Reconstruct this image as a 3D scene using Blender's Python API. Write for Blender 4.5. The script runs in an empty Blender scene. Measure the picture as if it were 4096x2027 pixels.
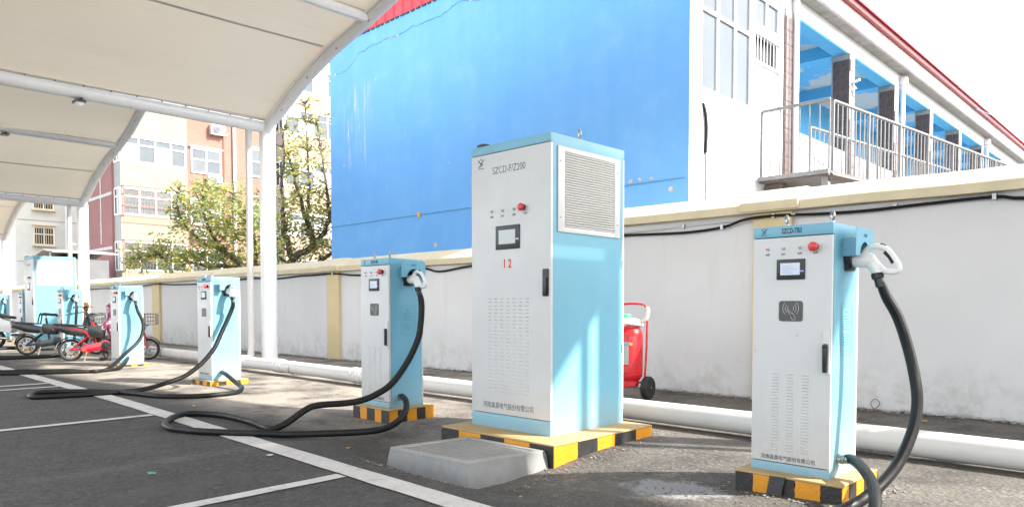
import bpy, bmesh, math, random
from mathutils import Vector, Matrix
import numpy as np
R = math.radians
random.seed(7); rng = np.random.default_rng(7)
scene = bpy.context.scene
COL = scene.collection

# ------------------------------------------------------------------ camera
cam = bpy.data.cameras.new('camera'); camo = bpy.data.objects.new('camera', cam)
COL.objects.link(camo); scene.camera = camo
cam.sensor_width = 36; cam.lens = 25.313; cam.shift_y = 0.0763
cam.clip_start = 0.05; cam.clip_end = 2000
camo.location = (0, 0, 0); camo.rotation_euler = (R(90 - 2.026), 0, R(44.153))

# ------------------------------------------------------------------ sky, sun, exposure
SUN = Vector((1, .52, .90)).normalized()
world = bpy.data.worlds.new('World'); scene.world = world; world.use_nodes = True
wn = world.node_tree; bg = wn.nodes['Background']
sky = wn.nodes.new('ShaderNodeTexSky'); sky.sky_type = 'NISHITA'; sky.sun_disc = False
sky.sun_elevation = math.asin(SUN.z); sky.sun_rotation = math.atan2(SUN.x, SUN.y)
sky.air_density = 1.0; sky.dust_density = 1.5; sky.ozone_density = 1.0; sky.altitude = 50
hs = wn.nodes.new('ShaderNodeHueSaturation'); hs.inputs['Saturation'].default_value = .32   # hazy white autumn sky
wn.links.new(sky.outputs[0], hs.inputs['Color']); wn.links.new(hs.outputs[0], bg.inputs[0]); bg.inputs[1].default_value = 0.15
sl = bpy.data.lights.new('sun', 'SUN'); sl.energy = 2.8; sl.angle = R(1.0); sl.color = (1, .95, .87)
so = bpy.data.objects.new('sun', sl); COL.objects.link(so)
so.rotation_euler = (-SUN).to_track_quat('-Z', 'Y').to_euler()
vs = scene.view_settings; vs.view_transform = 'Standard'; vs.look = 'None'; vs.gamma = 1
vs.use_curve_mapping = False; vs.exposure = 2.27

# ------------------------------------------------------------------ helpers
def tag(o, label=None, cat=None, group=None, kind=None):
    if label: o['label'] = label
    if cat: o['category'] = cat
    if group: o['group'] = group
    if kind: o['kind'] = kind
    return o

def empty(name, loc=(0, 0, 0), rz=0, **k):
    o = bpy.data.objects.new(name, None); COL.objects.link(o)
    o.location = loc; o.rotation_euler = (0, 0, rz); o.empty_display_size = .1
    return tag(o, **k)

def copy_tree(o, parent=None):
    c = o.copy(); COL.objects.link(c); c.parent = parent
    for ch in o.children: copy_tree(ch, c)
    return c

class MB:
    def __init__(s): s.v = []; s.f = []; s.m = []
    def add(s, vs, fs, m=0):
        n = len(s.v); s.v += [tuple(p) for p in vs]
        for f in fs: s.f.append([i + n for i in f]); s.m.append(m)
        return s
    def box(s, x0, x1, y0, y1, z0, z1, m=0):
        v = [(x, y, z) for x in (x0, x1) for y in (y0, y1) for z in (z0, z1)]
        return s.add(v, [(0, 1, 3, 2), (4, 6, 7, 5), (0, 4, 5, 1), (2, 3, 7, 6), (0, 2, 6, 4), (1, 5, 7, 3)], m)
    def prism(s, poly, ax, a, b, m=0):
        def P(p, t):
            if ax == 0: return (t, p[0], p[1])
            if ax == 1: return (p[0], t, p[1])
            return (p[0], p[1], t)
        n = len(poly); v = [P(p, a) for p in poly] + [P(p, b) for p in poly]
        fs = [tuple(range(n)), tuple(range(2 * n - 1, n - 1, -1))]
        fs += [(i, i + n, (i + 1) % n + n, (i + 1) % n) for i in range(n)]
        return s.add(v, fs, m)
    def tube(s, pts, r, n=8, m=0, closed=False):
        pts = [Vector(p) for p in pts]; k = len(pts)
        rr = r if isinstance(r, (list, tuple)) else [r] * k
        v = []; up = None
        for i, p in enumerate(pts):
            a = pts[i - 1] if (i > 0 or closed) else p
            b = pts[(i + 1) % k] if (i < k - 1 or closed) else p
            t = (b - a).normalized()
            if up is None:
                up = Vector((0, 0, 1)) if abs(t.z) < .9 else Vector((1, 0, 0))
            u = (up - t * up.dot(t))
            if u.length < 1e-6: u = t.orthogonal()
            u.normalize(); w = t.cross(u); up = u
            for j in range(n):
                an = 2 * math.pi * j / n
                v.append(p + (u * math.cos(an) + w * math.sin(an)) * rr[i])
        fs = []
        for i in range(k if closed else k - 1):
            i2 = (i + 1) % k
            for j in range(n):
                fs.append((i * n + j, i * n + (j + 1) % n, i2 * n + (j + 1) % n, i2 * n + j))
        if not closed: fs += [tuple(range(n - 1, -1, -1)), tuple(range((k - 1) * n, k * n))]
        return s.add(v, fs, m)
    def lathe(s, prof, c=(0, 0, 0), axis=(0, 0, 1), n=20, m=0):
        ax = Vector(axis).normalized(); u = ax.orthogonal().normalized(); w = ax.cross(u); c = Vector(c)
        v = []
        for (r, h) in prof:
            for j in range(n):
                a = 2 * math.pi * j / n
                v.append(c + ax * h + (u * math.cos(a) + w * math.sin(a)) * max(r, 1e-5))
        k = len(prof); fs = []
        for i in range(k - 1):
            for j in range(n):
                fs.append((i * n + j, i * n + (j + 1) % n, (i + 1) * n + (j + 1) % n, (i + 1) * n + j))
        fs += [tuple(range(n - 1, -1, -1)), tuple(range((k - 1) * n, k * n))]
        return s.add(v, fs, m)
    def torus(s, c, axis, R_, r, n=20, k=8, m=0):
        ax = Vector(axis).normalized(); u = ax.orthogonal().normalized(); w = ax.cross(u); c = Vector(c)
        return s.tube([c + (u * math.cos(2 * math.pi * i / n) + w * math.sin(2 * math.pi * i / n)) * R_ for i in range(n)], r, k, m, True)
    def build(s, name, mats, parent=None, bevel=0, smooth=30, **k):
        me = bpy.data.meshes.new(name); me.from_pydata(s.v, [], s.f)
        if not isinstance(mats, (list, tuple)): mats = [mats]
        for a in mats: me.materials.append(a)
        if len(mats) > 1: me.polygons.foreach_set('material_index', s.m)
        bm = bmesh.new(); bm.from_mesh(me)
        bmesh.ops.recalc_face_normals(bm, faces=bm.faces)
        if bevel:
            es = [e for e in bm.edges if len(e.link_faces) == 2 and e.calc_face_angle(0) > .6]
            bmesh.ops.bevel(bm, geom=es, offset=bevel, segments=2, profile=.6, affect='EDGES', clamp_overlap=True)
        bm.to_mesh(me); bm.free()
        if smooth:
            me.polygons.foreach_set('use_smooth', [True] * len(me.polygons))
            me.set_sharp_from_angle(angle=R(smooth))
        o = bpy.data.objects.new(name, me); COL.objects.link(o)
        if parent: o.parent = parent
        return tag(o, **k)

def text(name, body, size, loc, side, mat, parent, sx=1, align='LEFT', bold=0, ext=.0006):
    cu = bpy.data.curves.new(name, 'FONT'); cu.body = body; cu.size = size; cu.align_x = align
    cu.extrude = ext; cu.offset = bold; cu.resolution_u = 3
    t = bpy.data.objects.new(name + '_tmp', cu); COL.objects.link(t)
    dg = bpy.context.evaluated_depsgraph_get(); dg.update()
    me = bpy.data.meshes.new_from_object(t.evaluated_get(dg))
    bpy.data.objects.remove(t); bpy.data.curves.remove(cu)
    me.transform(Matrix.Diagonal((sx, 1, 1, 1)))
    me.materials.clear(); me.materials.append(mat)
    o = bpy.data.objects.new(name, me); COL.objects.link(o); o.parent = parent; o.location = loc
    o.rotation_euler = (R(90), 0, 0) if side == 'front' else (R(90), 0, R(90))
    return o

def spline(pts, sub=4, closed=False):
    P = [Vector(p) for p in pts]; out = []; n = len(P)
    for i in range(n - 1):
        p0 = P[max(i - 1, 0)]; p1 = P[i]; p2 = P[i + 1]; p3 = P[min(i + 2, n - 1)]
        for j in range(sub):
            t = j / sub
            out.append(.5 * ((2 * p1) + (p2 - p0) * t + (2 * p0 - 5 * p1 + 4 * p2 - p3) * t * t + (3 * p1 - p0 - 3 * p2 + p3) * t ** 3))
    out.append(P[-1]); return out

# ------------------------------------------------------------------ materials
def nodes(name):
    m = bpy.data.materials.new(name); m.use_nodes = True
    nt = m.node_tree; b = nt.nodes['Principled BSDF']
    return m, nt, b
class NT:
    """small wrapper for building node trees"""
    def __init__(s, name): s.m, s.t, s.b = nodes(name); s.tc = s.n('ShaderNodeTexCoord')
    def n(s, ty, **k):
        x = s.t.nodes.new(ty)
        for a, v in k.items(): setattr(x, a, v)
        return x
    def lk(s, a, b): s.t.links.new(a, b)
    def co(s, which='Object', scale=(1, 1, 1)):
        mp = s.n('ShaderNodeMapping'); mp.inputs['Scale'].default_value = scale
        s.lk(s.tc.outputs[which], mp.inputs[0]); return mp.outputs[0]
    def noise(s, sc, co=None, det=4, rough=.55, dist=0):
        x = s.n('ShaderNodeTexNoise'); x.inputs['Scale'].default_value = sc; x.inputs['Detail'].default_value = det
        x.inputs['Roughness'].default_value = rough; x.inputs['Distortion'].default_value = dist
        s.lk(co if co is not None else s.tc.outputs['Object'], x.inputs['Vector']); return x.outputs['Fac']
    def vor(s, sc, co=None, feat='F1', out='Distance'):
        x = s.n('ShaderNodeTexVoronoi'); x.feature = feat; x.inputs['Scale'].default_value = sc
        s.lk(co if co is not None else s.tc.outputs['Object'], x.inputs['Vector']); return x.outputs[out]
    def ramp(s, f, stops):
        x = s.n('ShaderNodeValToRGB'); e = x.color_ramp.elements
        while len(e) < len(stops): e.new(.5)
        for i, (p, c) in enumerate(stops):
            e[i].position = p; e[i].color = (c, c, c, 1) if isinstance(c, (int, float)) else (*c, 1)
        s.lk(f, x.inputs[0]); return x.outputs[0]
    def mix(s, f, a, b, mode='MIX'):
        x = s.n('ShaderNodeMix', data_type='RGBA', blend_type=mode)
        for i, q in ((0, f), (6, a), (7, b)):
            if isinstance(q, (int, float)): x.inputs[i].default_value = q if i == 0 else (q, q, q, 1)
            elif isinstance(q, tuple): x.inputs[i].default_value = (*q, 1)
            else: s.lk(q, x.inputs[i])
        return x.outputs[2]
    def math(s, op, a, b=0, clamp=False):
        x = s.n('ShaderNodeMath', operation=op, use_clamp=clamp)
        for i, q in ((0, a), (1, b)):
            if isinstance(q, (int, float)): x.inputs[i].default_value = q
            else: s.lk(q, x.inputs[i])
        return x.outputs[0]
    def sep(s, which='Object'):
        x = s.n('ShaderNodeSeparateXYZ'); s.lk(s.tc.outputs[which], x.inputs[0]); return x.outputs
    def bump(s, h, st=.3, d=.01):
        x = s.n('ShaderNodeBump'); x.inputs['Strength'].default_value = st; x.inputs['Distance'].default_value = d
        s.lk(h, x.inputs['Height']); s.lk(x.outputs[0], s.b.inputs['Normal'])
    def col(s, c): 
        if isinstance(c, tuple): s.b.inputs['Base Color'].default_value = (*c, 1)
        else: s.lk(c, s.b.inputs['Base Color'])
    def rough(s, v):
        if isinstance(v, (int, float)): s.b.inputs['Roughness'].default_value = v
        else: s.lk(v, s.b.inputs['Roughness'])

def pm(name, c, rough=.5, var=.08, sc=6, metal=0, bump=0, bsc=60, dirt=0, dirtc=(.25, .22, .18), spec=.5, coat=0):
    t = NT(name)
    f = t.noise(sc, det=5)
    a = tuple(max(0, x * (1 - var)) for x in c); b = tuple(min(1, x * (1 + var)) for x in c)
    col = t.mix(t.ramp(f, [(.3, 0), (.7, 1)]), a, b)
    if dirt:
        d = t.ramp(t.noise(sc * 2.3, det=8, rough=.7), [(.52, 0), (.75, dirt)])
        col = t.mix(d, col, dirtc)
    t.col(col)
    t.rough(t.ramp(t.noise(sc * 1.7), [(.3, max(.02, rough - .08)), (.7, min(1, rough + .08))]))
    t.b.inputs['Metallic'].default_value = metal; t.b.inputs['Specular IOR Level'].default_value = spec
    if coat: t.b.inputs['Coat Weight'].default_value = coat
    if bump: t.bump(t.noise(bsc, det=6), bump, .01)
    return t.m

def flat(name, c, rough=.5, metal=0): return pm(name, c, rough, .05, 10, metal)

M = {}
def steel(name, c):
    t = NT(name); P = t.sep()
    col = t.mix(t.ramp(t.noise(2.5, det=5), [(.3, 0), (.7, 1)]), tuple(x * .965 for x in c), tuple(x * 1.03 for x in c))
    runs = t.ramp(t.noise(1.0, co=t.co(scale=(26, 26, 1.4)), det=6, rough=.7), [(.56, 0), (.78, .16)])
    col = t.mix(runs, col, tuple(x * .72 + .03 for x in c))
    spl = t.math('MULTIPLY', t.ramp(t.math('ADD', P[2], t.math('MULTIPLY', t.math('SUBTRACT', t.noise(5, det=6), .5), .35)), [(.0, .75), (.34, 0)]), t.ramp(t.noise(40, det=8, rough=.8), [(.38, .1), (.68, .8)]))
    col = t.mix(spl, col, (.36, .31, .25))
    col = t.mix(t.ramp(t.vor(70, out='Color'), [(.955, 0), (.97, .35)]), col, (.3, .27, .23))
    t.col(col); t.rough(t.ramp(t.noise(6, det=6), [(.3, .32), (.7, .52)])); t.bump(t.noise(320, det=2), .03, .01); return t.m
M['panel'] = steel('panel_white', (.54, .545, .535))
M['blue'] = steel('panel_blue', (.150, .375, .49))
M['blackpl'] = pm('black_plastic', (.012, .012, .013), .4, .2, 20)
M['rubber'] = pm('black_rubber', (.006, .006, .006), .5, .3, 9, bump=.05, bsc=40, dirt=.15, dirtc=(.03, .028, .026), spec=.3)
M['gunwhite'] = pm('connector_white', (.72, .72, .70), .3, .03, 8)
M['chrome'] = pm('bright_metal', (.55, .54, .52), .22, .08, 14, metal=1)
M['galv'] = pm('galvanised', (.42, .43, .44), .42, .15, 12, metal=.8, dirt=.2)
M['print'] = flat('print_grey', (.09, .09, .10), .6)
M['printdk'] = flat('print_dark', (.03, .03, .035), .6)
M['printbl'] = flat('print_on_blue', (.07, .24, .34), .6)
M['red'] = pm('red_plastic', (.62, .03, .025), .35, .1, 20)
M['redprint'] = flat('red_print', (.6, .05, .04), .6)
M['green'] = flat('green_print', (.03, .22, .16), .6)
M['screen'] = pm('screen_grey', (.42, .45, .43), .12, .03, 4)
M['lens'] = pm('lamp_lens', (.35, .35, .34), .15, .1, 30)
M['cream'] = pm('coping_cream', (.64, .56, .39), .8, .07, 3, bump=.25, bsc=30, dirt=.35, dirtc=(.42, .37, .27))
M['pilaster'] = pm('pilaster_ochre', (.64, .53, .315), .8, .07, 3, bump=.15, bsc=30, dirt=.3, dirtc=(.5, .42, .28))
M['white_paint'] = pm('white_steel', (.78, .79, .80), .32, .02, 3, dirt=.12, dirtc=(.5, .46, .4))
M['pvc'] = pm('white_pvc', (.58, .565, .545), .4, .03, 2.5, dirt=.3, dirtc=(.40, .36, .31))
M['concrete'] = pm('concrete', (.215, .215, .208), .85, .16, 5, bump=.35, bsc=45, dirt=.5, dirtc=(.14, .14, .135))
M['concrete_lt'] = pm('concrete_light', (.29, .285, .27), .85, .12, 5, bump=.35, bsc=45, dirt=.4, dirtc=(.20, .195, .185))
M['yellow'] = pm('yellow_paint', (.56, .225, .004), .55, .1, 9, bump=.3, bsc=60, dirt=.3, dirtc=(.45, .27, .06))
M['ytop'] = pm('yellow_dusty', (.38, .265, .12), .8, .12, 5, bump=.3, bsc=60, dirt=.5, dirtc=(.42, .34, .22))
M['black_paint'] = pm('black_paint', (.015, .014, .013), .5, .3, 9, bump=.3, bsc=60, dirt=.4, dirtc=(.07, .065, .06))
M['ext_red'] = pm('extinguisher_red', (.58, .018, .025), .25, .05, 4, coat=.3)
M['tyre'] = pm('tyre', (.015, .015, .015), .75, .3, 25, bump=.2, bsc=60, dirt=.4, dirtc=(.08, .07, .06))

def asphalt():
    t = NT('asphalt'); P = t.sep()
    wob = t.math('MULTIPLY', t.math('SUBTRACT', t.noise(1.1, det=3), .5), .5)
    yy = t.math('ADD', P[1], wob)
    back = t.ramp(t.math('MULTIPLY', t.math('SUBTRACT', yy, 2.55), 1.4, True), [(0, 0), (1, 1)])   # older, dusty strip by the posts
    fine = t.vor(150); fine2 = t.noise(95, det=6, rough=.75); big = t.noise(.9, det=5)
    base = t.mix(t.ramp(fine2, [(.3, 0), (.7, 1)]), (.016, .0153, .0145), (.074, .070, .066))
    cell = t.vor(55, out='Color'); base = t.mix(t.ramp(cell, [(.2, 0), (.85, .75)]), base, (.085, .082, .078))
    mid = t.noise(30, det=6, rough=.75)
    base = t.mix(t.ramp(mid, [(.38, .8), (.56, 0)]), base, (.013, .0123, .0115))
    base = t.mix(t.ramp(t.vor(75, out='Color'), [(.80, 0), (.93, .7)]), base, (.15, .143, .135))
    base = t.mix(t.ramp(t.vor(33, out='Color'), [(.88, 0), (.94, .55)]), base, (.17, .16, .15))
    base = t.mix(t.ramp(t.noise(11, det=6, rough=.75), [(.52, 0), (.66, .45)]), base, (.105, .097, .088))
    base = t.mix(t.ramp(t.noise(3.1, det=7, rough=.7), [(.46, 0), (.70, .6)]), base, (.098, .090, .082))     # worn, dusty areas
    scuff = t.noise(1.0, co=t.co(scale=(1.2, 9, 1)), det=7, rough=.72)
    base = t.mix(t.ramp(scuff, [(.60, 0), (.70, .4)]), base, (.13, .122, .114))
    base = t.mix(t.ramp(t.noise(1.3, det=6, rough=.6, dist=.5), [(.62, 0), (.72, .6)]), base, (.012, .0115, .011))  # oil stains
    stones = t.vor(40, out='Color'); sd = t.vor(40)
    rough_ = t.mix(t.ramp(stones, [(.25, 0), (.92, 1)]), (.022, .020, .019), (.20, .18, .16))
    rough_ = t.mix(t.ramp(sd, [(.40, 0), (.62, .85)]), rough_, (.018, .017, .016))
    rough_ = t.mix(t.ramp(t.noise(2.3, det=8, rough=.7), [(.44, .75), (.60, 0)]), rough_, (.02, .019, .018))
    dust_lit = t.math('MULTIPLY', t.ramp(t.noise(1.7, det=7, rough=.65), [(.31, 0), (.56, .88)]), back)
    dust_lit = t.math('MULTIPLY', dust_lit, t.ramp(t.math('MULTIPLY', t.math('ADD', P[0], 6.5), .22), [(0, 1), (.6, .30)]))
    rough_ = t.mix(dust_lit, rough_, t.mix(fine2, (.27, .235, .195), (.43, .38, .32)))  # dust; its cover and pale colour also carry the sunlit patch's brightness
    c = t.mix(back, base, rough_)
    c = t.mix(t.ramp(big, [(.35, .30), (.7, 0)]), c, (.022, .021, .02))
    # grey cement smear on the ground between cabinet and post
    dx = t.math('MULTIPLY', t.math('ADD', P[0], 2.12), 2.9); dy = t.math('MULTIPLY', t.math('SUBTRACT', P[1], 3.46), 5.2)
    rr = t.math('SQRT', t.math('ADD', t.math('MULTIPLY', dx, dx), t.math('MULTIPLY', dy, dy)))
    rr = t.math('ADD', rr, t.math('MULTIPLY', t.math('SUBTRACT', t.noise(7, det=7, rough=.7), .5), 1.7))
    c = t.mix(t.ramp(rr, [(.72, .85), (1.0, 0)]), c, (.25, .25, .255))
    t.col(c)
    t.rough(t.ramp(fine2, [(.3, .72), (.8, .95)]))
    h = t.mix(back, t.mix(.5, fine, fine2), t.mix(.35, sd, fine2))
    t.bump(h, .75, .012)
    return t.m
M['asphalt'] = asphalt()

def line_paint():
    t = NT('road_paint')
    wear = t.ramp(t.noise(9, det=9, rough=.8), [(.52, 0), (.68, .85)])
    gone = t.ramp(t.noise(23, det=8, rough=.8), [(.66, 0), (.70, .9)])
    sp = t.ramp(t.vor(130, out='Color'), [(.86, 0), (.93, .6)])
    c = t.mix(t.noise(5), (.44, .43, .41), (.56, .55, .53)); c = t.mix(wear, c, (.30, .285, .27)); c = t.mix(sp, c, (.15, .14, .135)); c = t.mix(gone, c, (.06, .058, .055))
    t.col(c); t.rough(.8); t.bump(t.noise(120, det=5), .4, .006); return t.m
M['line'] = line_paint()

def wall_plaster():
    t = NT('wall_grey_paint'); P = t.sep()
    c = t.mix(t.ramp(t.noise(.7, det=5), [(.3, 0), (.7, 1)]), (.62, .62, .63), (.69, .69, .70))
    c = t.mix(t.ramp(t.noise(1.0, co=t.co(scale=(5, 5, .5)), det=7, rough=.7), [(.55, 0), (.75, .3)]), c, (.50, .49, .47))
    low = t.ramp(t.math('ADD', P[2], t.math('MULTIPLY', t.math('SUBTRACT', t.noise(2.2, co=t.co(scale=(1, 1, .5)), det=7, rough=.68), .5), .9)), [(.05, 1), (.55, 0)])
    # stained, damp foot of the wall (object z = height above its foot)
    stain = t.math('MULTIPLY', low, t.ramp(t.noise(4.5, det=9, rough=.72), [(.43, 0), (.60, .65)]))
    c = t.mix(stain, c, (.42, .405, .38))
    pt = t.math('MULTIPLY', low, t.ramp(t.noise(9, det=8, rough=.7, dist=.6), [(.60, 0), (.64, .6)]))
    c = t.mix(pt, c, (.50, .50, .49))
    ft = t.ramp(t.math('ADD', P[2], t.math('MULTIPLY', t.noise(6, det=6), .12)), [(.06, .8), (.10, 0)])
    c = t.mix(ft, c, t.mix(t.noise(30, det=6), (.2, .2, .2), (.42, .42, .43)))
    t.col(c); t.rough(.85); t.bump(t.noise(70, det=6), .15, .008); return t.m
M['wall'] = wall_plaster()

def blue_wall():
    t = NT('blue_wall_paint'); P = t.sep()
    streak = t.noise(1.0, co=t.co(scale=(3.5, 3.5, .35)), det=6, rough=.6)
    c = t.mix(t.ramp(streak, [(.2, 0), (.9, 1)]), (.155, .395, .765), (.185, .435, .79))
    c = t.mix(t.ramp(t.noise(.55, det=7, rough=.6), [(.42, 0), (.68, .2)]), c, (.27, .52, .82))
    c = t.mix(t.ramp(t.noise(2.2, det=8, rough=.65), [(.52, 0), (.75, .28)]), c, (.30, .54, .84))
    c = t.mix(t.ramp(t.noise(3.4, co=t.co(scale=(1, 1, .3)), det=8, rough=.7), [(.54, 0), (.74, .22)]), c, (.10, .31, .68))
    c = t.mix(t.ramp(t.noise(6, co=t.co(scale=(1, 1, .6)), det=8, rough=.7), [(.72, 0), (.80, .5)]), c, (.34, .54, .84))
    chips = t.ramp(t.noise(2.6, det=3, dist=.3), [(.80, 0), (.81, 1)])
    c = t.mix(chips, c, (.52, .50, .50))
    # whitish drip marks under the crack at the left end
    box = t.math('MULTIPLY', t.ramp(t.math('ABSOLUTE', t.math('ADD', P[0], 13.45)), [(.25, 1), (.6, 0)]), t.ramp(t.math('ABSOLUTE', t.math('SUBTRACT', P[2], 3.9)), [(.6, 1), (1.5, 0)]))
    dr = t.ramp(t.noise(1.0, co=t.co(scale=(11, 11, .55)), det=7, rough=.75), [(.52, 0), (.62, .95)])
    c = t.mix(t.math('MULTIPLY', box, dr), c, (.62, .63, .70))
    t.col(c); t.rough(.9); t.b.inputs['Specular IOR Level'].default_value = .15; t.bump(t.noise(24, det=8, rough=.65), .2, .012); return t.m
M['bluewall'] = blue_wall()

def peel(name, a, b, thr=.52, sc=.9):
    t = NT(name)
    c = t.mix(t.noise(3, det=6), tuple(x * .85 for x in a), a)
    c = t.mix(t.ramp(t.noise(sc, det=6, rough=.6, dist=.4), [(thr, 0), (thr + .015, 1)]), c, b)
    t.col(c); t.rough(.8); t.bump(t.noise(20, det=6), .2, .01); return t.m
M['ceil'] = peel('ceiling_peeling', (.12, .44, .74), (.50, .50, .49), .50, .8)
M['gblue'] = peel('gallery_blue', (.12, .46, .74), (.5, .5, .48), .66, 1.2)
M['facade'] = pm('facade_white', (.72, .73, .75), .8, .05, 2, bump=.1, bsc=30, dirt=.15, dirtc=(.45, .5, .55))
M['soffit'] = pm('soffit_concrete', (.36, .35, .33), .9, .18, 4, bump=.4, bsc=14, dirt=.5, dirtc=(.2, .19, .18))
M['fascia'] = peel('fascia_faded', (.70, .56, .54), (.66, .64, .61), .55, 5)
M['roofred'] = pm('roof_red_sheet', (.55, .035, .05), .45, .08, 2)
M['gutter'] = pm('gutter_dark_red', (.22, .025, .03), .5, .1, 4)
M['tile'] = pm('brown_tile', (.10, .068, .062), .3, .25, 7)
M['door'] = peel('door_rusty', (.74, .73, .71), (.62, .36, .14), .63, 2.2)
M['rail'] = pm('rail_steel', (.17, .17, .17), .4, .12, 9, metal=.3, dirt=.4, dirtc=(.16, .10, .06))
M['platform'] = pm('platform_steel', (.10, .085, .078), .7, .2, 6, dirt=.5, dirtc=(.22, .12, .07))
M['glass'] = pm('window_glass', (.075, .088, .098), .1, .12, 1.5, spec=.35)
M['glassdk'] = pm('window_glass_dark', (.045, .055, .06), .1, .3, 1.2, spec=.8)
M['frame'] = pm('window_frame_white', (.80, .80, .80), .4, .03, 6)
M['rust'] = pm('grille_rust', (.20, .12, .09), .7, .3, 14)
M['curtain'] = pm('purple_curtain', (.26, .07, .40), .8, .2, 12)
M['bplaster'] = pm('balcony_plaster', (.25, .196, .145), .85, .08, 1.4, bump=.1, bsc=18, dirt=.25, dirtc=(.22, .15, .09))
M['greyplaster'] = pm('grey_plaster', (.34, .335, .33), .85, .08, 2, dirt=.3)
M['palewall'] = pm('pale_wall', (.60, .605, .55), .85, .05, 1.2, dirt=.15, dirtc=(.5, .5, .44))
def brick(name, a, b, mo):
    t = NT(name)
    x = t.n('ShaderNodeTexBrick'); x.inputs['Scale'].default_value = 1.0
    x.inputs['Color1'].default_value = (*a, 1); x.inputs['Color2'].default_value = (*b, 1); x.inputs['Mortar'].default_value = (*mo, 1)
    x.inputs['Brick Width'].default_value = .25; x.inputs['Row Height'].default_value = .075; x.inputs['Mortar Size'].default_value = .008
    P = t.sep(); cx = t.n('ShaderNodeCombineXYZ'); t.lk(t.math('ADD', P[0], P[1]), cx.inputs[0]); t.lk(P[2], cx.inputs[1])
    t.lk(cx.outputs[0], x.inputs['Vector'])
    c = t.mix(t.ramp(t.noise(.8, det=6), [(.35, .25), (.7, 0)]), x.outputs['Color'], tuple(q * .6 for q in b))
    t.col(c); t.rough(.85); t.bump(x.outputs['Fac'], .3, -.008); return t.m
M['brick_or'] = brick('brick_orange', (.25, .115, .083), (.22, .097, .07), (.26, .19, .16))
M['brick_rd'] = brick('brick_red', (.32, .12, .11), (.27, .10, .092), (.3, .2, .19))
M['bark'] = pm('bark', (.10, .075, .055), .9, .3, 14, bump=.6, bsc=30)

def leafmat(name, c):
    t = NT(name)
    c2 = t.mix(t.noise(1.6, det=3), tuple(x * .6 for x in c), tuple(min(1, x * 1.35) for x in c)); t.col(c2); t.rough(.55)
    tr = t.n('ShaderNodeBsdfTranslucent'); t.lk(c2, tr.inputs[0])
    mx = t.n('ShaderNodeMixShader'); mx.inputs[0].default_value = .5
    t.lk(t.b.outputs[0], mx.inputs[1]); t.lk(tr.outputs[0], mx.inputs[2])
    t.lk(mx.outputs[0], t.t.nodes['Material Output'].inputs[0]); return t.m
M['leaf1'] = leafmat('leaf_green', (.26, .33, .12)); M['leaf2'] = leafmat('leaf_olive', (.38, .40, .14)); M['leaf3'] = leafmat('leaf_yellow', (.70, .52, .12))

def membrane():
    t = NT('membrane_fabric')
    c = t.mix(t.ramp(t.noise(.5, det=4), [(.3, 0), (.7, 1)]), (.66, .62, .55), (.72, .68, .61))
    c = t.mix(t.ramp(t.noise(1.0, co=t.co(scale=(2.2, .35, 1)), det=7, rough=.7), [(.50, 0), (.74, .35)]), c, (.52, .47, .39))
    t.col(c); t.rough(.6); t.bump(t.noise(1.3, co=t.co(scale=(1, .4, 1)), det=3), .25, .08)
    tr = t.n('ShaderNodeBsdfTranslucent'); tr.inputs[0].default_value = (.82, .72, .56, 1)
    mx = t.n('ShaderNodeMixShader'); mx.inputs[0].default_value = .10
    t.lk(t.b.outputs[0], mx.inputs[1]); t.lk(tr.outputs[0], mx.inputs[2])
    t.lk(mx.outputs[0], t.t.nodes['Material Output'].inputs[0]); return t.m
M['membrane'] = membrane()
M['seam'] = pm('membrane_seam', (.52, .49, .455), .6, .04, 5)

# ------------------------------------------------------------------ ground
def gz(x, y):
    return (-.995 + .025 * math.exp(-((x + 1.2) ** 2 + (y - 3.6) ** 2)) - .13 * math.exp(-(x + 3.45) ** 2 / 1.6 - (y - 2.98) ** 2 / .55) * min(1, max(0, (y - 2.62) / .32))
            - .0012 * min(max(0, -x - 8), 40))
xs = [-600, -200, -100, -60] + [-48 + i for i in range(34)] + [-14 + .2 * i for i in range(86)] + [3.5 + i for i in range(8)] + [14, 30, 80, 300]
ys = [-300, -80, -30, -12] + [-6 + i for i in range(7)] + [.4 + .2 * i for i in range(40)] + [9, 11, 14, 20, 40, 120, 400]
mb = MB(); nx = len(xs); ny = len(ys)
for x in xs:
    for y in ys: mb.v.append((x, y, gz(x, y)))
for i in range(nx - 1):
    for j in range(ny - 1):
        mb.f.append([i * ny + j, (i + 1) * ny + j, (i + 1) * ny + j + 1, i * ny + j + 1]); mb.m.append(0)
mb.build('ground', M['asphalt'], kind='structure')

def strip(name, a, b, w0, w1, parent=None):
    """painted line from a to b, w0 / w1 offsets to its two edges"""
    a = Vector(a); b = Vector(b); L = (b - a).length; n = max(2, int(L / .2)); d = (b - a) / L; q = Vector((-d.y, d.x))
    mb = MB()
    for i in range(n + 1):
        p = a + d * (L * i / n)
        for k, w in enumerate((w0, (w0 + w1) / 2, w1)):
            j = 0 if k == 1 else random.uniform(-.004, .004)
            s = p + q * (w + j); mb.v.append((s.x, s.y, gz(s.x, s.y) + .006))
    for i in range(n):
        for k in (0, 1):
            mb.f.append([i * 3 + k, i * 3 + 3 + k, i * 3 + 4 + k, i * 3 + 1 + k]); mb.m.append(0)
    return mb.build(name, M['line'], kind='structure')
strip('parking_line', (-48, 3.0), (-8.4, 2.63), -.17, 0)
strip('parking_line', (-8.39, 2.63), (3, 2.30), -.165, 0)
for x0, x1, w in ((-6.87, -6.84, .105), (-10.72, -10.64, .115), (-10.21, -10.16, .10), (-3.59, -3.52, .10), (-14.4, -14.3, .1), (-18.2, -18.1, .1), (-22., -21.9, .1), (.2, .25, .1)):
    yt = 2.63 - (.0289 if x0 > -8.4 else .0093) * (x0 + 8.4) - .178
    strip('parking_line', (x0, yt), (x1, -3.2), -w, w * .0)
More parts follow.
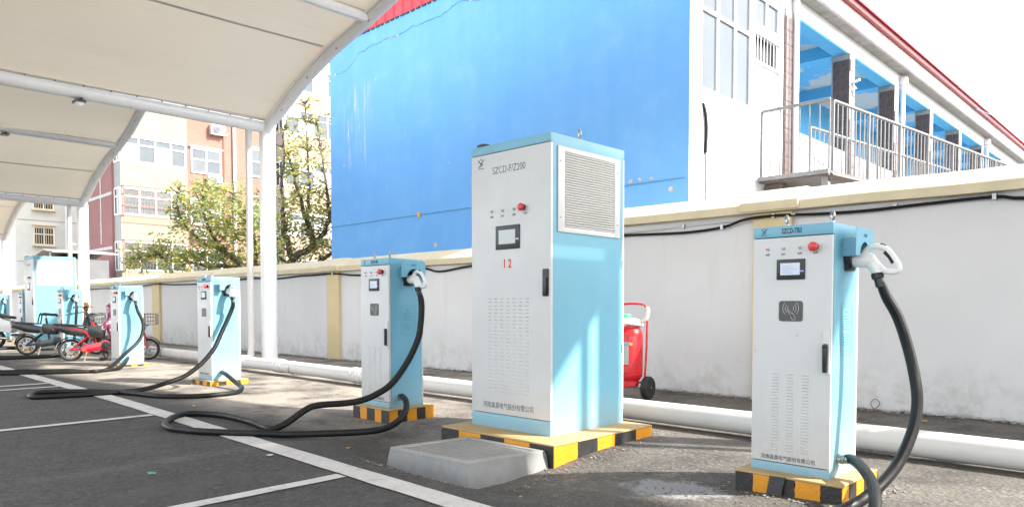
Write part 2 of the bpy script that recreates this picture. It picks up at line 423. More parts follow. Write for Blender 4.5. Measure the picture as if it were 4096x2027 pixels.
# ------------------------------------------------------------------ boundary wall
def wall_section(x0, x1, top, label, pil, seed):
    root = empty('boundary_wall', ((x0 + x1) / 2, 7.52, -1.0), label=label, cat='wall')
    cx = (x0 + x1) / 2; X0 = x0 - cx; X1 = x1 - cx; T = top + 1.0; yo = -7.52
    rnd = random.Random(seed)
    mb = MB(); n = int((x1 - x0) / .8) + 1
    mb.box(X0, X1, 7.4 + yo, 7.64 + yo, -.15, T)
    mb.build('wall_panel', M['wall'], root)
    xs_ = [X0 + (X1 - X0) * i / n for i in range(n + 1)]
    prof = [(7.28, 0), (7.275, .085), (7.30, .11), (7.50, .235), (7.56, .235), (7.74, .11), (7.76, 0)]
    mb = MB()
    for x in xs_:
        dz = rnd.uniform(-.008, .008); dy = rnd.uniform(-.008, .008)
        for (y, z) in prof: mb.v.append((x, y + yo + dy + rnd.uniform(-.004, .004), T + z + dz))
    k = len(prof)
    for i in range(n):
        for j in range(k):
            j2 = (j + 1) % k; mb.f.append([i * k + j, (i + 1) * k + j, (i + 1) * k + j2, i * k + j2]); mb.m.append(0)
    mb.f += [list(range(k)), [n * k + j for j in range(k)]]; mb.m += [0, 0]
    mb.build('coping', M['cream'], root, smooth=25)
    for (a, b) in pil:
        mb = MB().box(a - cx, b - cx, 7.34 + yo, 7.42 + yo, -.1, T - .002)
        p = mb.build('pilaster', M['pilaster'], root, bevel=.006)
        mb = MB().prism([(7.245 + yo, T + .012), (7.24 + yo, T + .105), (7.30 + yo, T + .13), (7.49 + yo, T + .255), (7.57 + yo, T + .255), (7.78 + yo, T + .12), (7.78 + yo, T + .012)], 0, a - cx - .1, b - cx + .1)
        mb.build('cap', M['cream'], p, bevel=.01)
    return root
wall_section(-70, -5.6, .645, 'long grey painted boundary wall with cream coping behind the row of charging posts', [(-12.01, -11.61), (-20.97, -20.44), (-29.6, -29.1), (-38.5, -38)], 1)
wall_section(-5.598, 14, .985, 'taller grey wall section with cream coping behind the right-hand charging post', [(-3.54, -3.12), (5.2, 5.62)], 2)

def cable_thing(name, pts, r, mat, label, cat, clips=(), sub=4):
    root = empty(name, pts[0], label=label, cat=cat); o = Vector(pts[0])
    MB().tube([p - o for p in spline(pts, sub)], r, 8).build('sheath', mat, root)
    for c in clips:
        v = Vector(c) - o
        MB().box(v.x - .015, v.x + .015, v.y - r - .012, v.y + r + .02, v.z - r - .01, v.z + r + .012).build('clip', M['galv'], root)
    return root
cl = [(-5.6, 7.37, .62), (-6.8, 7.375, .63), (-7.99, 7.37, .605), (-8.75, 7.37, .545), (-9.19, 7.37, .61), (-10.1, 7.37, .56), (-11.04, 7.37, .555), (-11.75, 7.325, .605), (-12.6, 7.37, .60), (-13.06, 7.37, .60), (-14.1, 7.37, .57), (-15.2, 7.37, .605), (-17.3, 7.37, .55), (-19.4, 7.37, .56), (-20.7, 7.32, .60), (-23, 7.37, .53), (-25.6, 7.37, .56), (-30, 7.31, .52), (-36, 7.37, .55)]
cable_thing('wall_cable', cl, .016, M['rubber'], 'thin black cable sagging below the coping of the long grey wall', 'cable', [cl[4], cl[7], cl[11]])
cr = [(-5.55, 7.36, .85), (-5.2, 7.36, .87), (-4.4, 7.36, .845), (-3.9, 7.36, .87), (-3.6, 7.31, .93), (-3.23, 7.31, .94), (-2.9, 7.35, .925), (-2.42, 7.36, .915), (-1.9, 7.36, .93), (-1.36, 7.36, .938), (-1.15, 7.36, .905), (-.5, 7.36, .88), (.6, 7.36, .92), (3, 7.36, .9)]
cable_thing('wall_cable', cr, .015, M['rubber'], 'thick black cable hanging below the coping of the taller wall at right', 'cable', [cr[3], cr[9]])
cq = [(-5.5, 7.385, .897), (-3.62, 7.385, .935), (-3.58, 7.32, .937), (-3.08, 7.32, .94), (-3.04, 7.385, .94), (-2.15, 7.385, .935), (-1.15, 7.385, .93), (3, 7.385, .925)]
cable_thing('wall_conduit', cq, .011, M['pvc'], 'slim white conduit clipped along the top of the taller wall at right', 'conduit', [(-4.4, 7.385, .919), (-3.3, 7.32, .94), (-2.15, 7.385, .935)], sub=1)

# rubble and dust along the wall foot, loose grit on the old asphalt
def grit(name, n, fx, s0, s1, mat, label, cat, lump=1.0):
    base = np.array([(1, 0, 0), (-1, 0, 0), (0, 1, 0), (0, -1, 0), (0, 0, 1), (0, 0, -1)], float)
    fc = np.array([(0, 2, 4), (2, 1, 4), (1, 3, 4), (3, 0, 4), (2, 0, 5), (1, 2, 5), (3, 1, 5), (0, 3, 5)])
    V = []; F = []
    for i in range(n):
        x, y = fx(); s = s0 * (s1 / s0) ** rng.random()
        b = base * (1 + .5 * (rng.random((6, 1)) - .5)) * np.array([1, .8 + .4 * rng.random(), .55 * lump]) * s
        a = rng.random() * 6.28; c, q = math.cos(a), math.sin(a)
        b = b @ np.array([[c, q, 0], [-q, c, 0], [0, 0, 1]]) + np.array([x, y, gz(x, y) + .25 * s])
        V.append(b); F.append(fc + 6 * i)
    me = bpy.data.meshes.new(name); me.from_pydata(np.concatenate(V).tolist(), [], np.concatenate(F).tolist())
    me.materials.append(mat); o = bpy.data.objects.new(name, me); COL.objects.link(o)
    return tag(o, label, cat, kind='stuff')
def f1():
    x = -rng.random() * 4.5 + .2; return x, 2.75 + abs(rng.normal(0, .55))
M['grit'] = pm('grit_stone', (.13, .12, .11), .9, .5, 31)
M['rubble'] = pm('rubble_grey', (.20, .195, .185), .9, .5, 13)
grit('gravel', 3600, f1, .003, .009, M['grit'], 'loose grit scattered over the worn asphalt near the cabinet', 'gravel')
def f2(): return -rng.random() * 24 + 2, 7.38 - abs(rng.normal(0, .07))
grit('rubble', 1500, f2, .008, .04, M['rubble'], 'crumbled mortar along the foot of the grey wall', 'rubble', .8)
def f3():
    k = rng.integers(0, 5); cx, cy, w, d = [(-3.63, 4.1, .62, .62), (-5.25, 3.9, .34, .32), (-1.55, 3.9, .34, .32), (-9.2, 4.05, .34, .32), (-3.5, 3.1, .48, .36)][k]
    a = rng.random() * 4; u = rng.random() * 2 - 1; e = 1.0 + abs(rng.normal(0, .10))
    x, y = [(u, -e), (u, e), (e, u), (-e, u)][int(a)]
    return cx + x * w, cy + y * d
grit('mortar_crumbs', 900, f3, .004, .014, M['rubble'], 'mortar crumbs around the feet of the striped plinths', 'rubble')

# ------------------------------------------------------------------ drain pipe along the wall side of the posts
def drain():
    pz = lambda x: gz(x, 5.17) + .105 + .004 * max(0, min(6, -x - 4))
    root = empty('drain_pipe', (-6, 5.17, -1.0), label='thick white plastic drain pipe lying along the ground behind the posts', cat='pipe')
    o = Vector(root.location)
    ends = [6, -7.72, -10.9, -15.0, -19.2, -23.3, -28]
    py = lambda x: 5.165 + .004 * max(0, -x - 8)
    for a, b in zip(ends[:-1], ends[1:]):
        MB().tube([Vector((x, py(x), pz(x))) - o for x in (a - .003, (a + b) / 2, b + .003)], .088, 24).build('pipe_length', M['pvc'], root)
    for x in (-7.72, -9.75, -10.9, -15.0, -19.2):
        c = Vector((x, py(x), pz(x))) - o
        s = MB().tube([c + Vector((.13, 0, 0)), c + Vector((-.13, 0, 0))], .096, 24).build('socket', M['pvc'], root)
        MB().torus(c + Vector((.06, 0, 0)), (1, 0, 0), .097, .006, 24, 6).torus(c + Vector((-.06, 0, 0)), (1, 0, 0), .097, .006, 24, 6).build('ridge', M['pvc'], s)
    for x in (-7.15, -9.35, -12.1, -14.2, -17.4):
        c = Vector((x, py(x), pz(x))) - o
        g = MB().torus(c, (1, 0, 0), .091, .007, 24, 6).build('clamp', M['galv'], root)
        MB().tube([c + Vector((0, -.02, -.095)), c + Vector((0, -.02, -.2))], .006, 6).box(c.x - .012, c.x + .012, c.y - .11, c.y - .085, c.z - .02, c.z + .02).build('bolt', M['galv'], g)
    return root
drain()

# ------------------------------------------------------------------ carport canopy
CX = [11.7, -.1, -11.86, -22.5, -31.85, -41.5]; CZ = [3.1, 3.1, 3.1, 2.84, 2.52, 2.4]; CYC = 6.1
PROF = [(0, 0), (.3, .10), (.8, .335), (1.18, .505), (2.03, .79), (2.55, .905), (3.09, 1.02), (3.89, 1.24), (4.73, 1.60), (5.4, 1.78), (6.2, 1.86)]
def hp(d):
    for (a, x), (b, y) in zip(PROF[:-1], PROF[1:]):
        if d <= b: return x + (y - x) * (d - a) / (b - a)
    return PROF[-1][1]
def arch_z(i, x):
    xr, xl = CX[i], CX[i + 1]; t = (x - xl) / (xr - xl)
    return CZ[i + 1] + (CZ[i] - CZ[i + 1]) * t + hp(min(x - xl, xr - x)) * (.85 if i == 0 else 1)
can = empty('membrane_canopy', (-11.86, 6.1, -1.0), label='cream membrane carport canopy on white round columns with arched bays', cat='canopy')
O = Vector(can.location)
YF = -1.2
for i in range(5):
    xr, xl = CX[i], CX[i + 1]; n = 28
    pts = [(xl + (xr - xl) * k / n) for k in range(n + 1)]
    P = [Vector((x, CYC, arch_z(i, x))) - O for x in pts]
    SP = spline(P, 2)
    ab = MB().tube(SP, .088, 12).build('arch_beam', M['white_paint'], can)
    MB().tube([p + Vector((0, -.10, .02)) for p in SP], .018, 6).build('edge_rail', M['white_paint'], ab)
    bolts = MB()
    for k in range(3, len(SP) - 2, 4):
        c = SP[k]; bolts.lathe([(.009, 0), (.009, .02), (.004, .024)], c + Vector((0, -.06, -.075)), (0, -.5, -1), 6)
    bolts.build('bolts', M['rust'], ab)
    PF = [Vector((p.x, YF - O.y, p.z)) for p in P]
    MB().tube(PF, .088, 12).build('arch_beam', M['white_paint'], can)
    # membrane: sags a touch between the arches
    mb = MB(); ny_ = 14
    for k, x in enumerate([xl + .10 + (xr - xl - .20) * k / 40 for k in range(41)]):
        for j in range(ny_ + 1):
            u = j / ny_; y = CYC - .05 + (YF + .05 - CYC + .05) * u
            sag = -.05 * math.sin(math.pi * u)
            mb.v.append((x - O.x, y - O.y, arch_z(i, x) + .075 + sag - O.z))
    for k in range(40):
        for j in range(ny_): mb.f.append([k * (ny_ + 1) + j, (k + 1) * (ny_ + 1) + j, (k + 1) * (ny_ + 1) + j + 1, k * (ny_ + 1) + j + 1]); mb.m.append(0)
    mem = mb.build('membrane', M['membrane'], can, smooth=60)
    for d in {1: (2.03, 4.7, 7.2), 2: (1.4, 4.75)}.get(i, (2.0, 4.7)):
        x = xl + d; mb = MB()
        for j in range(ny_ + 1):
            u = j / ny_; y = CYC - .12 + (YF + .2 - CYC) * u; sag = -.05 * math.sin(math.pi * u)
            for xx in (x - .022, x + .022): mb.v.append((xx - O.x, y - O.y, arch_z(i, xx) + .066 + sag - O.z))
        for j in range(ny_): mb.f.append([2 * j, 2 * j + 1, 2 * j + 3, 2 * j + 2]); mb.m.append(0)
        mb.build('seam', M['seam'], mem)
    for x in (xl + 3.09, xr - 3.09):
        z = arch_z(i, x)
        pu = MB().tube([Vector((x, CYC - .02, z)) - O, Vector((x, YF, z)) - O], .075, 12).build('purlin', M['white_paint'], can)
        MB().box(x - O.x - .05, x - O.x + .05, YF - O.y + .1, -.12, z - O.z + .055, z - O.z + .07).build('clamp_strip', M['seam'], pu)
for i, (x, zc) in enumerate(zip(CX[1:], CZ[1:])):
    vb = MB().tube([Vector((x, CYC + .1, zc)) - O, Vector((x, YF, zc)) - O], .105, 14).build('valley_beam', M['white_paint'], can)
    for s in (-1, 1):
        MB().box(x - O.x + s * .12 - .03, x - O.x + s * .12 + .03, YF - O.y + .1, -.1, zc - O.z + .075, zc - O.z + .105).build('edge_strip', M['seam'], vb)
    bo = MB()
    for k in range(18):
        y = CYC - .35 - k * .36
        for s in (-1, 1): bo.lathe([(.012, 0), (.012, .015), (.005, .02)], (x - O.x + s * .12, y - O.y, zc - O.z + .075), (0, 0, -1), 6)
    bo.build('bolts', M['rust'], vb)
    g = gz(x, CYC)
    c = MB().lathe([(.135, 0), (.135, zc - g - .02)], (x - O.x, 0, g - O.z), (0, 0, 1), 28).build('column', M['white_paint'], can)
    fl = MB().lathe([(.24, -.05), (.24, .045), (.20, .05), (.20, .07), (.14, .07)], (x - O.x, 0, g - O.z), (0, 0, 1), 28).build('base_plate', M['white_paint'], c)
    kn = MB()
    for s in (-1, 1): kn.tube([Vector((x, CYC, zc - .12)) - O, Vector((x + s * .22, CYC, zc + .06)) - O], [.12, .07], 12)
    kn.build('knee', M['white_paint'], c)
for i, x in enumerate(CX[1:]):
    lab = ['white rain downpipe in front of the column beyond the right edge', 'white rain downpipe beside the nearest canopy column at left', 'white rain downpipe beside the second canopy column from the cabinet', 'white rain downpipe beside the third canopy column at far left', 'white rain downpipe beside the farthest canopy column'][i]
    zc = CZ[i + 1]; g = gz(x, 5.8)
    root = empty('downpipe', (x - .04, 5.78, g), label=lab, cat='downpipe')
    pyc = 5.165 + .004 * max(0, -x - 8)
    H = zc - g - .08
    MB().tube([(0, 0, H), (0, 0, .22)], .052, 16).build('pipe_length', M['pvc'], root)
    MB().tube(spline([(0, 0, .24), (0, -.02, .13), (0, -.10, .085), (0, -.40, .085), (0, pyc - 5.78 + .05, .09)], 4), .056, 16).build('elbow', M['pvc'], root)
    for h in (.25, H * .38, H * .72):
        b = MB().torus((0, 0, h), (0, 0, 1), .054, .006, 16, 6).build('collar', M['pvc'], root)
        if h > .5: MB().tube([(0, .05, h), (.02, .22, h)], .012, 8).build('bracket', M['pvc'], b)

def flood(loc, label):
    r = empty('flood_light', loc, label=label, cat='flood light')
    MB().box(-.10, .10, -.07, .07, -.055, -.02).build('housing', M['print'], r, bevel=.006)
    MB().box(-.09, .09, -.06, .06, -.06, -.0555).build('lens', M['lens'], r)
    MB().tube([(-.11, 0, -.04), (-.11, 0, .0), (.11, 0, .0), (.11, 0, -.04)], .008, 6).build('bracket', M['blackpl'], r)
zp = arch_z(2, CX[3] + 3.09) - .075
flood((CX[3] + 3.09, 3.75, zp), 'small floodlight under the round purlin of the second canopy bay')
flood((CX[2], 3.2, CZ[2] - .105), 'small floodlight under the nearest long canopy beam')
# ------------------------------------------------------------------ blue building
bb = empty('blue_building', (-9.9, 9, -1.0), label='two-storey building with blue end wall, red roof and open gallery', cat='building')
BO = Vector(bb.location)
def bpart(mb, name, mat, parent=None, **k):
    p = Vector((0, 0, 0))
    mb.v = [(a - BO.x, b - BO.y, c - BO.z) for a, b, c in mb.v]
    return mb.build(name, mat, parent or bb, **k)
gw = MB().box(-14.5, -5.294, 9.0, 9.24, -1.2, 5.84); gwo = gw.build('gable_wall', M['bluewall'], bb); gwo.location = -BO
MB().box(-14.5, -5.35, 8.990, 8.998, 1.80, 1.809).build('seam_line', M['gutter' if 0 else 'printbl'], gwo)
def ribbon(mb, pts, y, w):
    v = []
    for i, (x, z) in enumerate(pts):
        ww = w * random.uniform(.35, 1.3)
        v += [(x, y, z - ww / 2), (x, y, z + ww / 2)]
    mb.add(v, [(2 * i, 2 * i + 2, 2 * i + 3, 2 * i + 1) for i in range(len(pts) - 1)])
ck = [(-14.32, 5.2), (-14.03, 5.19), (-13.8, 5.19), (-13.61, 5.29), (-13.45, 5.375), (-13.4, 5.45), (-13.29, 5.47), (-13.14, 5.44), (-12.96, 5.49), (-12.8, 5.495), (-12.65, 5.475), (-12.44, 5.51), (-12.2, 5.5), (-12, 5.467), (-11.76, 5.49), (-11.46, 5.53), (-11.35, 5.495), (-11.09, 5.505), (-10.62, 5.49), (-10.4, 5.53), (-10.19, 5.59), (-10.01, 5.61), (-9.86, 5.555), (-9.63, 5.5), (-9.3, 5.46), (-8.8, 5.5)]
ck2 = []
for (a, b), (c, d) in zip(ck[:-1], ck[1:]):
    for k in range(4): ck2.append((a + (c - a) * k / 4, b + (d - b) * k / 4 + random.uniform(-.012, .012)))
mb = MB(); ribbon(mb, ck2, 8.994, .014); M['crack'] = pm('crack', (.12, .19, .28), .9, .3, 20); mb.build('crack', M['crack'], gwo)
M['chip'] = pm('chipped_plaster', (.52, .50, .49), .9, .25, 9, bump=.3, bsc=30)
for (x, z, r) in [(-13.95, 3.12, .075), (-14.28, 5.19, .07), (-12.72, 4.75, .05), (-10.39, 2.7, .04), (-10.79, 1.19, .11), (-13.78, 1.83, .04), (-6.26, 1.86, .08), (-6.1, 1.87, .06), (-5.9, 1.86, .06), (-5.56, 1.67, .09), (-5.45, 1.45, .05), (-12.2, 5.49, .05), (-11.95, 5.46, .06), (-9.75, 5.58, .12), (-9.5, 5.54, .1)]:
    n = 11; r *= .62; pts = [(x + r * random.uniform(.35, 1.1) * math.cos(6.283 * i / n) * 1.2, 8.993, z + r * random.uniform(.3, 1) * math.sin(6.283 * i / n)) for i in range(n)]
    MB().add(pts, [tuple(range(n))]).build('paint_chip', M['chip'], gwo)
M['orange'] = flat('orange_scrap', (.75, .40, .08), .7)
MB().add([(-11.36, 8.985, 1.86), (-11.26, 8.985, 1.85), (-11.24, 8.985, 1.78), (-11.30, 8.985, 1.74), (-11.35, 8.985, 1.80)], [(0, 1, 2, 3, 4)]).build('orange_scrap', M['orange'], gwo)
# red ribbed gable cladding above
mb = MB()
ridge = (-9.9, 7.5)
def gtop(x): return 5.72 + (ridge[1] - 5.72) * (1 - abs(x - ridge[0]) / 5.0)
x = -14.85
while x < -4.95:
    w = .3; a, b = x, min(x + w, -4.95)
    mb.add([(a, 9.06, 5.84), (b - .05, 9.06, 5.84), (b - .05, 9.06, max(5.845, gtop(b - .05))), (a, 9.06, max(5.845, gtop(a)))], [(0, 1, 2, 3)])
    mb.add([(b - .05, 9.06, 5.84), (b - .025, 9.035, 5.84), (b, 9.06, 5.84), (b, 9.06, max(5.845, gtop(b))), (b - .025, 9.035, max(5.845, gtop(b - .025))), (b - .05, 9.06, max(5.845, gtop(b - .05)))], [(0, 1, 4, 5), (1, 2, 3, 4)])
    x += w
bpart(mb, 'gable_cladding', M['roofred'])
mb = MB()
x = -14.4
while x < -5.4:
    mb.box(x, x + random.uniform(.09, .13), 8.975, 8.998, 5.815, 5.85); x += .17
bpart(mb, 'eave_gaps', M['blackpl'], kind='stuff')
mb = MB(); mb.prism([(-15.0, 5.70), (-15.0, 5.76), (-9.9, 7.58), (-4.86, 5.76), (-4.86, 5.70), (-9.9, 7.5)], 1, 8.85, 44)
roof = bpart(mb, 'roof', M['roofred'])
YE = 44
mb = MB().box(-5.288, -5.06, 8.95, YE, 5.33, 5.40); bpart(mb, 'soffit', M['soffit'])
mb = MB().box(-5.058, -5.0, 8.92, YE, 5.31, 5.60); bpart(mb, 'fascia', M['fascia'])
mb = MB().box(-5.05, -4.91, 8.9, YE, 5.602, 5.695); bpart(mb, 'gutter', M['gutter'])
# facade facing right: window room, then gallery
F = -5.29
mb = MB()
mb.box(-5.5, F, 9.243, 10.95, -1.2, 3.07); mb.box(-5.292, F, 9.0, 9.241, -1.2, 5.33); mb.box(-5.5, F, 9.242, 9.30, 3.072, 5.0)
mb.box(-5.5, F, 10.93, 10.97, 3.072, 5.0); mb.box(-5.5, F, 9.242, 12.03, 5.002, 5.328); mb.box(-5.5, F, 10.952, 12.03, -1.2, 2.03); mb.box(-5.5, F, 11.93, 12.03, 2.032, 5.0)
mb.box(-5.5, F, 10.972, 11.928, 4.38, 4.46)
bpart(mb, 'facade_wall', M['facade'])
mb = MB().box(-5.44, -5.40, 9.3, 10.93, 3.07, 5.0); bpart(mb, 'room_dark', M['glassdk'])

def window(parent, off, y0, y1, z0, z1, X, cols, rows=(.66,), fw=.05, depth=.05, glass='glass', fr='frame', axis='x', rail=True):
    """frame with its panes; axis 'x': window plane faces +X, 'y': faces -Y (y0,y1 are then x values)"""
    def P(a, d, z): return (X + d, a, z) if axis == 'x' else (a, X - d, z)
    def bx(m, a0, a1, z0_, z1_, d0, d1):
        p = [P(a0, d0, z0_), P(a1, d1, z1_)]
        m.box(min(p[0][0], p[1][0]), max(p[0][0], p[1][0]), min(p[0][1], p[1][1]), max(p[0][1], p[1][1]), z0_, z1_)
    m = MB(); e = .0
    bx(m, y0, y1, z0, z0 + fw, 0, depth); bx(m, y0, y1, z1 - fw, z1, 0, depth)
    bx(m, y0, y0 + fw, z0 + fw + .001, z1 - fw - .001, 0, depth - .002); bx(m, y1 - fw, y1, z0 + fw + .001, z1 - fw - .001, 0, depth - .002)
    zs = [z0 + fw] + [z0 + (z1 - z0) * r for r in rows] + [z1 - fw]
    for r in rows:
        zz = z0 + (z1 - z0) * r; bx(m, y0 + fw + .001, y1 - fw - .001, zz - fw * .4, zz + fw * .4, .002, depth - .004)
    ysl = [y0 + (y1 - y0) * k / cols for k in range(cols + 1)]
    for a in ysl[1:-1]:
        for q in range(len(zs) - 1): bx(m, a - fw * .45, a + fw * .45, zs[q] + (fw * .4 + .001 if q else .001), zs[q + 1] - (fw * .4 + .001 if q < len(zs) - 2 else .001), .003, depth - .006)
    m.v = [(a - off.x, b - off.y, c - off.z) for a, b, c in m.v]
    w = m.build('window', M[fr], parent)
    for k in range(cols):
        for q in range(len(zs) - 1):
            m = MB(); g = glass if isinstance(glass, str) else random.choice(glass)
            bx(m, ysl[k] + .012, ysl[k + 1] - .012, zs[q] + .004, zs[q + 1] - .004, .012, .018)
            m.v = [(a - off.x, b - off.y, c - off.z) for a, b, c in m.v]
            m.build('pane', M[g], w, smooth=0)
    return w
window(bb, BO, 9.31, 10.925, 3.075, 4.995, -5.36, 3, (.62,), .07, .05)
window(bb, BO, 10.975, 11.925, 4.465, 4.995, -5.36, 2, (), .06, .05)
# barred opening and door
mb = MB().box(-5.46, -5.42, 10.972, 11.928, 3.90, 4.378); bpart(mb, 'vent_opening', M['blackpl'])
vf = MB(); vf.box(-5.36, -5.30, 10.972, 11.928, 3.90, 3.93); vf.box(-5.36, -5.30, 10.972, 11.928, 4.345, 4.378); vf.box(-5.36, -5.30, 10.972, 11.0, 3.931, 4.344); vf.box(-5.36, -5.30, 11.9, 11.928, 3.931, 4.344)
vfo = bpart(vf, 'vent_frame', M['frame'])
for k in range(8):
    y = 11.03 + k * .117
    mb = MB().tube([(-5.33, y, 3.93), (-5.33, y, 4.345)], .009, 6); bpart(mb, 'vent_bar', M['frame'], vfo)
mb = MB().box(-5.40, -5.345, 10.975, 11.925, 2.04, 3.895); dr = bpart(mb, 'door', M['door'], bevel=.004)
mb = MB().box(-5.344, -5.31, 11.80, 11.86, 2.95, 3.08); bpart(mb, 'handle', M['galv'], dr)
mb = MB().tube(spline([(-5.275, 9.42, .8), (-5.27, 9.43, 1.5), (-5.27, 9.42, 2.25)], 4), .013, 8); svp = bpart(mb, 'service_pipe', M['rust'])
mb = MB().tube(spline([(-5.27, 9.42, 2.2), (-5.262, 9.43, 2.5), (-5.262, 9.40, 2.75), (-5.285, 9.36, 2.9)], 4), .024, 8); bpart(mb, 'pipe_lagging', M['rubber'], svp)
# gallery
mb = MB().box(-7.5, F - .002, 12.04, YE, 1.88, 2.05); bpart(mb, 'gallery_floor', M['facade'])
mb = MB().box(-5.43, F + .001, 12.36, YE, 2.052, 3.05); bpart(mb, 'parapet', M['facade'])
mb = MB().box(-5.44, F + .001, 12.05, YE, -1.2, 1.878); bpart(mb, 'lower_wall', M['facade'])
mb = MB().box(-5.304, F + .002, 12.05, YE, 5.03, 5.329); bpart(mb, 'beam_face', M['facade'])
mb = MB().box(-5.58, -5.306, 12.05, YE, 5.01, 5.329); bpart(mb, 'beam', M['gblue'])
mb = MB().box(-7.5, -5.582, 12.05, YE, 5.28, 5.34); bpart(mb, 'gallery_ceiling', M['ceil'])
mb = MB().box(-7.7, -7.5, 12.05, YE, 2.05, 5.34); bpart(mb, 'gallery_wall', M['gblue'])
mb = MB().box(-7.498, -5.52, 12.035, 12.12, 2.052, 5.278); bpart(mb, 'cross_wall', M['gblue'])
tile_me = MB().box(-.066, .066, -.006, .006, -.115, .115).build('tile_src', M['tile'], bevel=.003)
tile_data = tile_me.data; bpy.data.objects.remove(tile_me)
for e in (12.34, 15.33, 18.15, 21.0, 23.94, 26.75, 29.6, 32.5):
    first = e == 12.34
    mb = MB().box(-5.62, -5.262, e - .29, e - .01, 2.06 if not first else -1.1, 5.008); c = bpart(mb, 'gallery_column', M['concrete_lt'])
    mb = MB().box(-7.498, -5.584, e - .28, e, 5.03, 5.279); bpart(mb, 'cross_beam', M['gblue'])
    if e > 28: continue
    for k in range(12):
        z = 2.18 + k * .236
        if z > 4.9: break
        for s in range(2):
            if not first and z > 3.6 and (k * 5 + s * 3 + int(e)) % 7: pass
            else:
              t = bpy.data.objects.new('tile', tile_data); COL.objects.link(t); t.parent = c
              t.location = Vector((-5.256, e - .29 + .07 + .14 * s, z)) - BO; t.rotation_euler = (random.uniform(-.01, .01), 0, R(90))
            t = bpy.data.objects.new('tile', tile_data); COL.objects.link(t); t.parent = c
            t.location = Vector((-5.34 - .165 * s, e - .296, z)) - BO; t.scale = (1.18, 1, 1)
for (y0, y1, z0, z1, g) in [(12.9, 13.9, 2.85, 4.3, 'glassdk'), (14.4, 15.2, 2.06, 4.25, 'glassdk'), (16.2, 17.4, 2.85, 4.3, 'glassdk'), (18.6, 19.8, 2.85, 4.3, 'glassdk'), (20.2, 21., 2.06, 4.25, 'glassdk'), (21.8, 23, 2.85, 4.3, 'glassdk'), (24.4, 25.6, 2.85, 4.3, 'glassdk')]:
    window(bb, BO, y0, y1, z0, z1, -7.5, 2, (.7,), .06, .05, g)
for y, zt in ((12.37, 5.33), (18.32, 5.25), (26.95, 5.25)):
    mb = MB().tube([(-5.22, y, zt), (-5.22, y, -1)], .05 if y > 13 else .055, 12); d = bpart(mb, 'rain_pipe', M['facade'])
    if y > 13:
        mb = MB().lathe([(.09, 0), (.10, .02), (.10, .16), (.06, .17), (.05, .22)], (-5.22, y, zt), (0, 0, -1), 14); bpart(mb, 'hopper', M['facade'], d)
mb = MB().box(-5.28, -5.2, 17.95, 18.1, 2.55, 3.1); bpart(mb, 'meter_box', M['galv'])
cc = empty('security_camera', (-5.25, 15.18, 4.45), label='white security camera on the first free gallery column', cat='camera')
MB().tube([(0, 0, 0), (.14, -.03, .03)], .03, 10).build('body', M['facade'], cc); MB().tube([(-.02, 0, -.14), (.06, 0, -.1)], .035, 10).build('junction_box', M['facade'], cc); MB().tube([(-.02, 0, -.05), (.05, 0, .0)], .012, 8).build('bracket', M['galv'], cc)
wp = [(-5.6, 20.5, 5.72), (-5.2, 23, 5.78), (-3.6, 31.6, 5.85), (-1.0, 46, 6.2)]
cable_thing('overhead_wire', wp, .012, M['printbl'], 'thin dark overhead wire running from the red eave to the right', 'wire')
wp = [(-5.6, 20.5, 5.70), (-5.1, 23.2, 5.60), (-3.4, 31.6, 5.55), (-.6, 46, 5.9)]
cable_thing('overhead_wire', wp, .010, M['printbl'], 'lower thin overhead wire sagging away from the red eave', 'wire')

# ------------------------------------------------------------------ steel walkway with railings
wk = empty('steel_walkway', (-4.16, 11.09, 2.0), rz=0, label='steel balcony walkway with tubular railings on the building side', cat='walkway')
def wpart(mb, name, mat, par=None): 
    mb.v = [(a + 4.16, b - 11.09, c - 2.0) for a, b, c in mb.v]; return mb.build(name, mat, par or wk)
A0 = Vector((-4.16, 11.09)); D = (Vector((-3.19, 19.7)) - A0).normalized(); Nn = Vector((-D.y, D.x))
end = A0 + D * 16
i0 = Vector((-5.24, 11.09))
mb = MB().prism([(-5.25, 11.09), (-4.16, 11.09), (A0 + D * 16)[:], (A0 + D * 16 + Nn * 1.05)[:], (-5.20, 12.3)], 2, 1.96, 2.04); wpart(mb, 'deck', M['platform'])
mb = MB().box(-5.26, -4.15, 11.04, 11.088, 1.985, 2.05); wpart(mb, 'edge_beam', M['rail'])
q = A0 + D * 16
mb = MB().tube([(A0.x, A0.y + .06, 1.96), (q.x, q.y, 1.96)], .06, 4); wpart(mb, 'edge_beam', M['platform'])
mb = MB().box(-5.26, -4.95, 11.3, 11.45, 1.62, 1.955); wpart(mb, 'bracket', M['platform'])
for (x, y) in [(-4.24, 11.2), ((A0 + D * 5).x - .06, (A0 + D * 5).y), ((A0 + D * 10).x - .06, (A0 + D * 10).y)]:
    mb = MB().box(x - .05, x + .05, y - .05, y + .05, -1.0, 1.958); wpart(mb, 'support_post', M['rail'])
def railing(a, b, ht, step, rail2=None):
    a = Vector(a); b = Vector(b); L = (b - a).length; d = (b - a) / L
    mb = MB().tube([a + Vector((0, 0, ht)), b + Vector((0, 0, ht))], .027, 10); wpart(mb, 'handrail', M['rail'])
    n = int(L / step)
    for k in range(n + 1):
        p = a + d * (L * k / n); big = k % 8 == 0
        mb = MB().tube([p, p + Vector((0, 0, ht))], .026 if big else .011, 8 if big else 6); wpart(mb, 'post' if big else 'baluster', M['rail'])
z0 = 2.04
railing((-5.22, 11.10, z0), (A0.x, A0.y + .02, z0), 1.05, .137)
p1 = A0 + D * .15; p2 = A0 + D * 15.8
railing((p1.x - .02, p1.y, z0), (p2.x - .02, p2.y, z0), 1.05, .145)
q1 = A0 + Nn * 1.0 + D * 1.3; q2 = A0 + Nn * 1.0 + D * 15.8
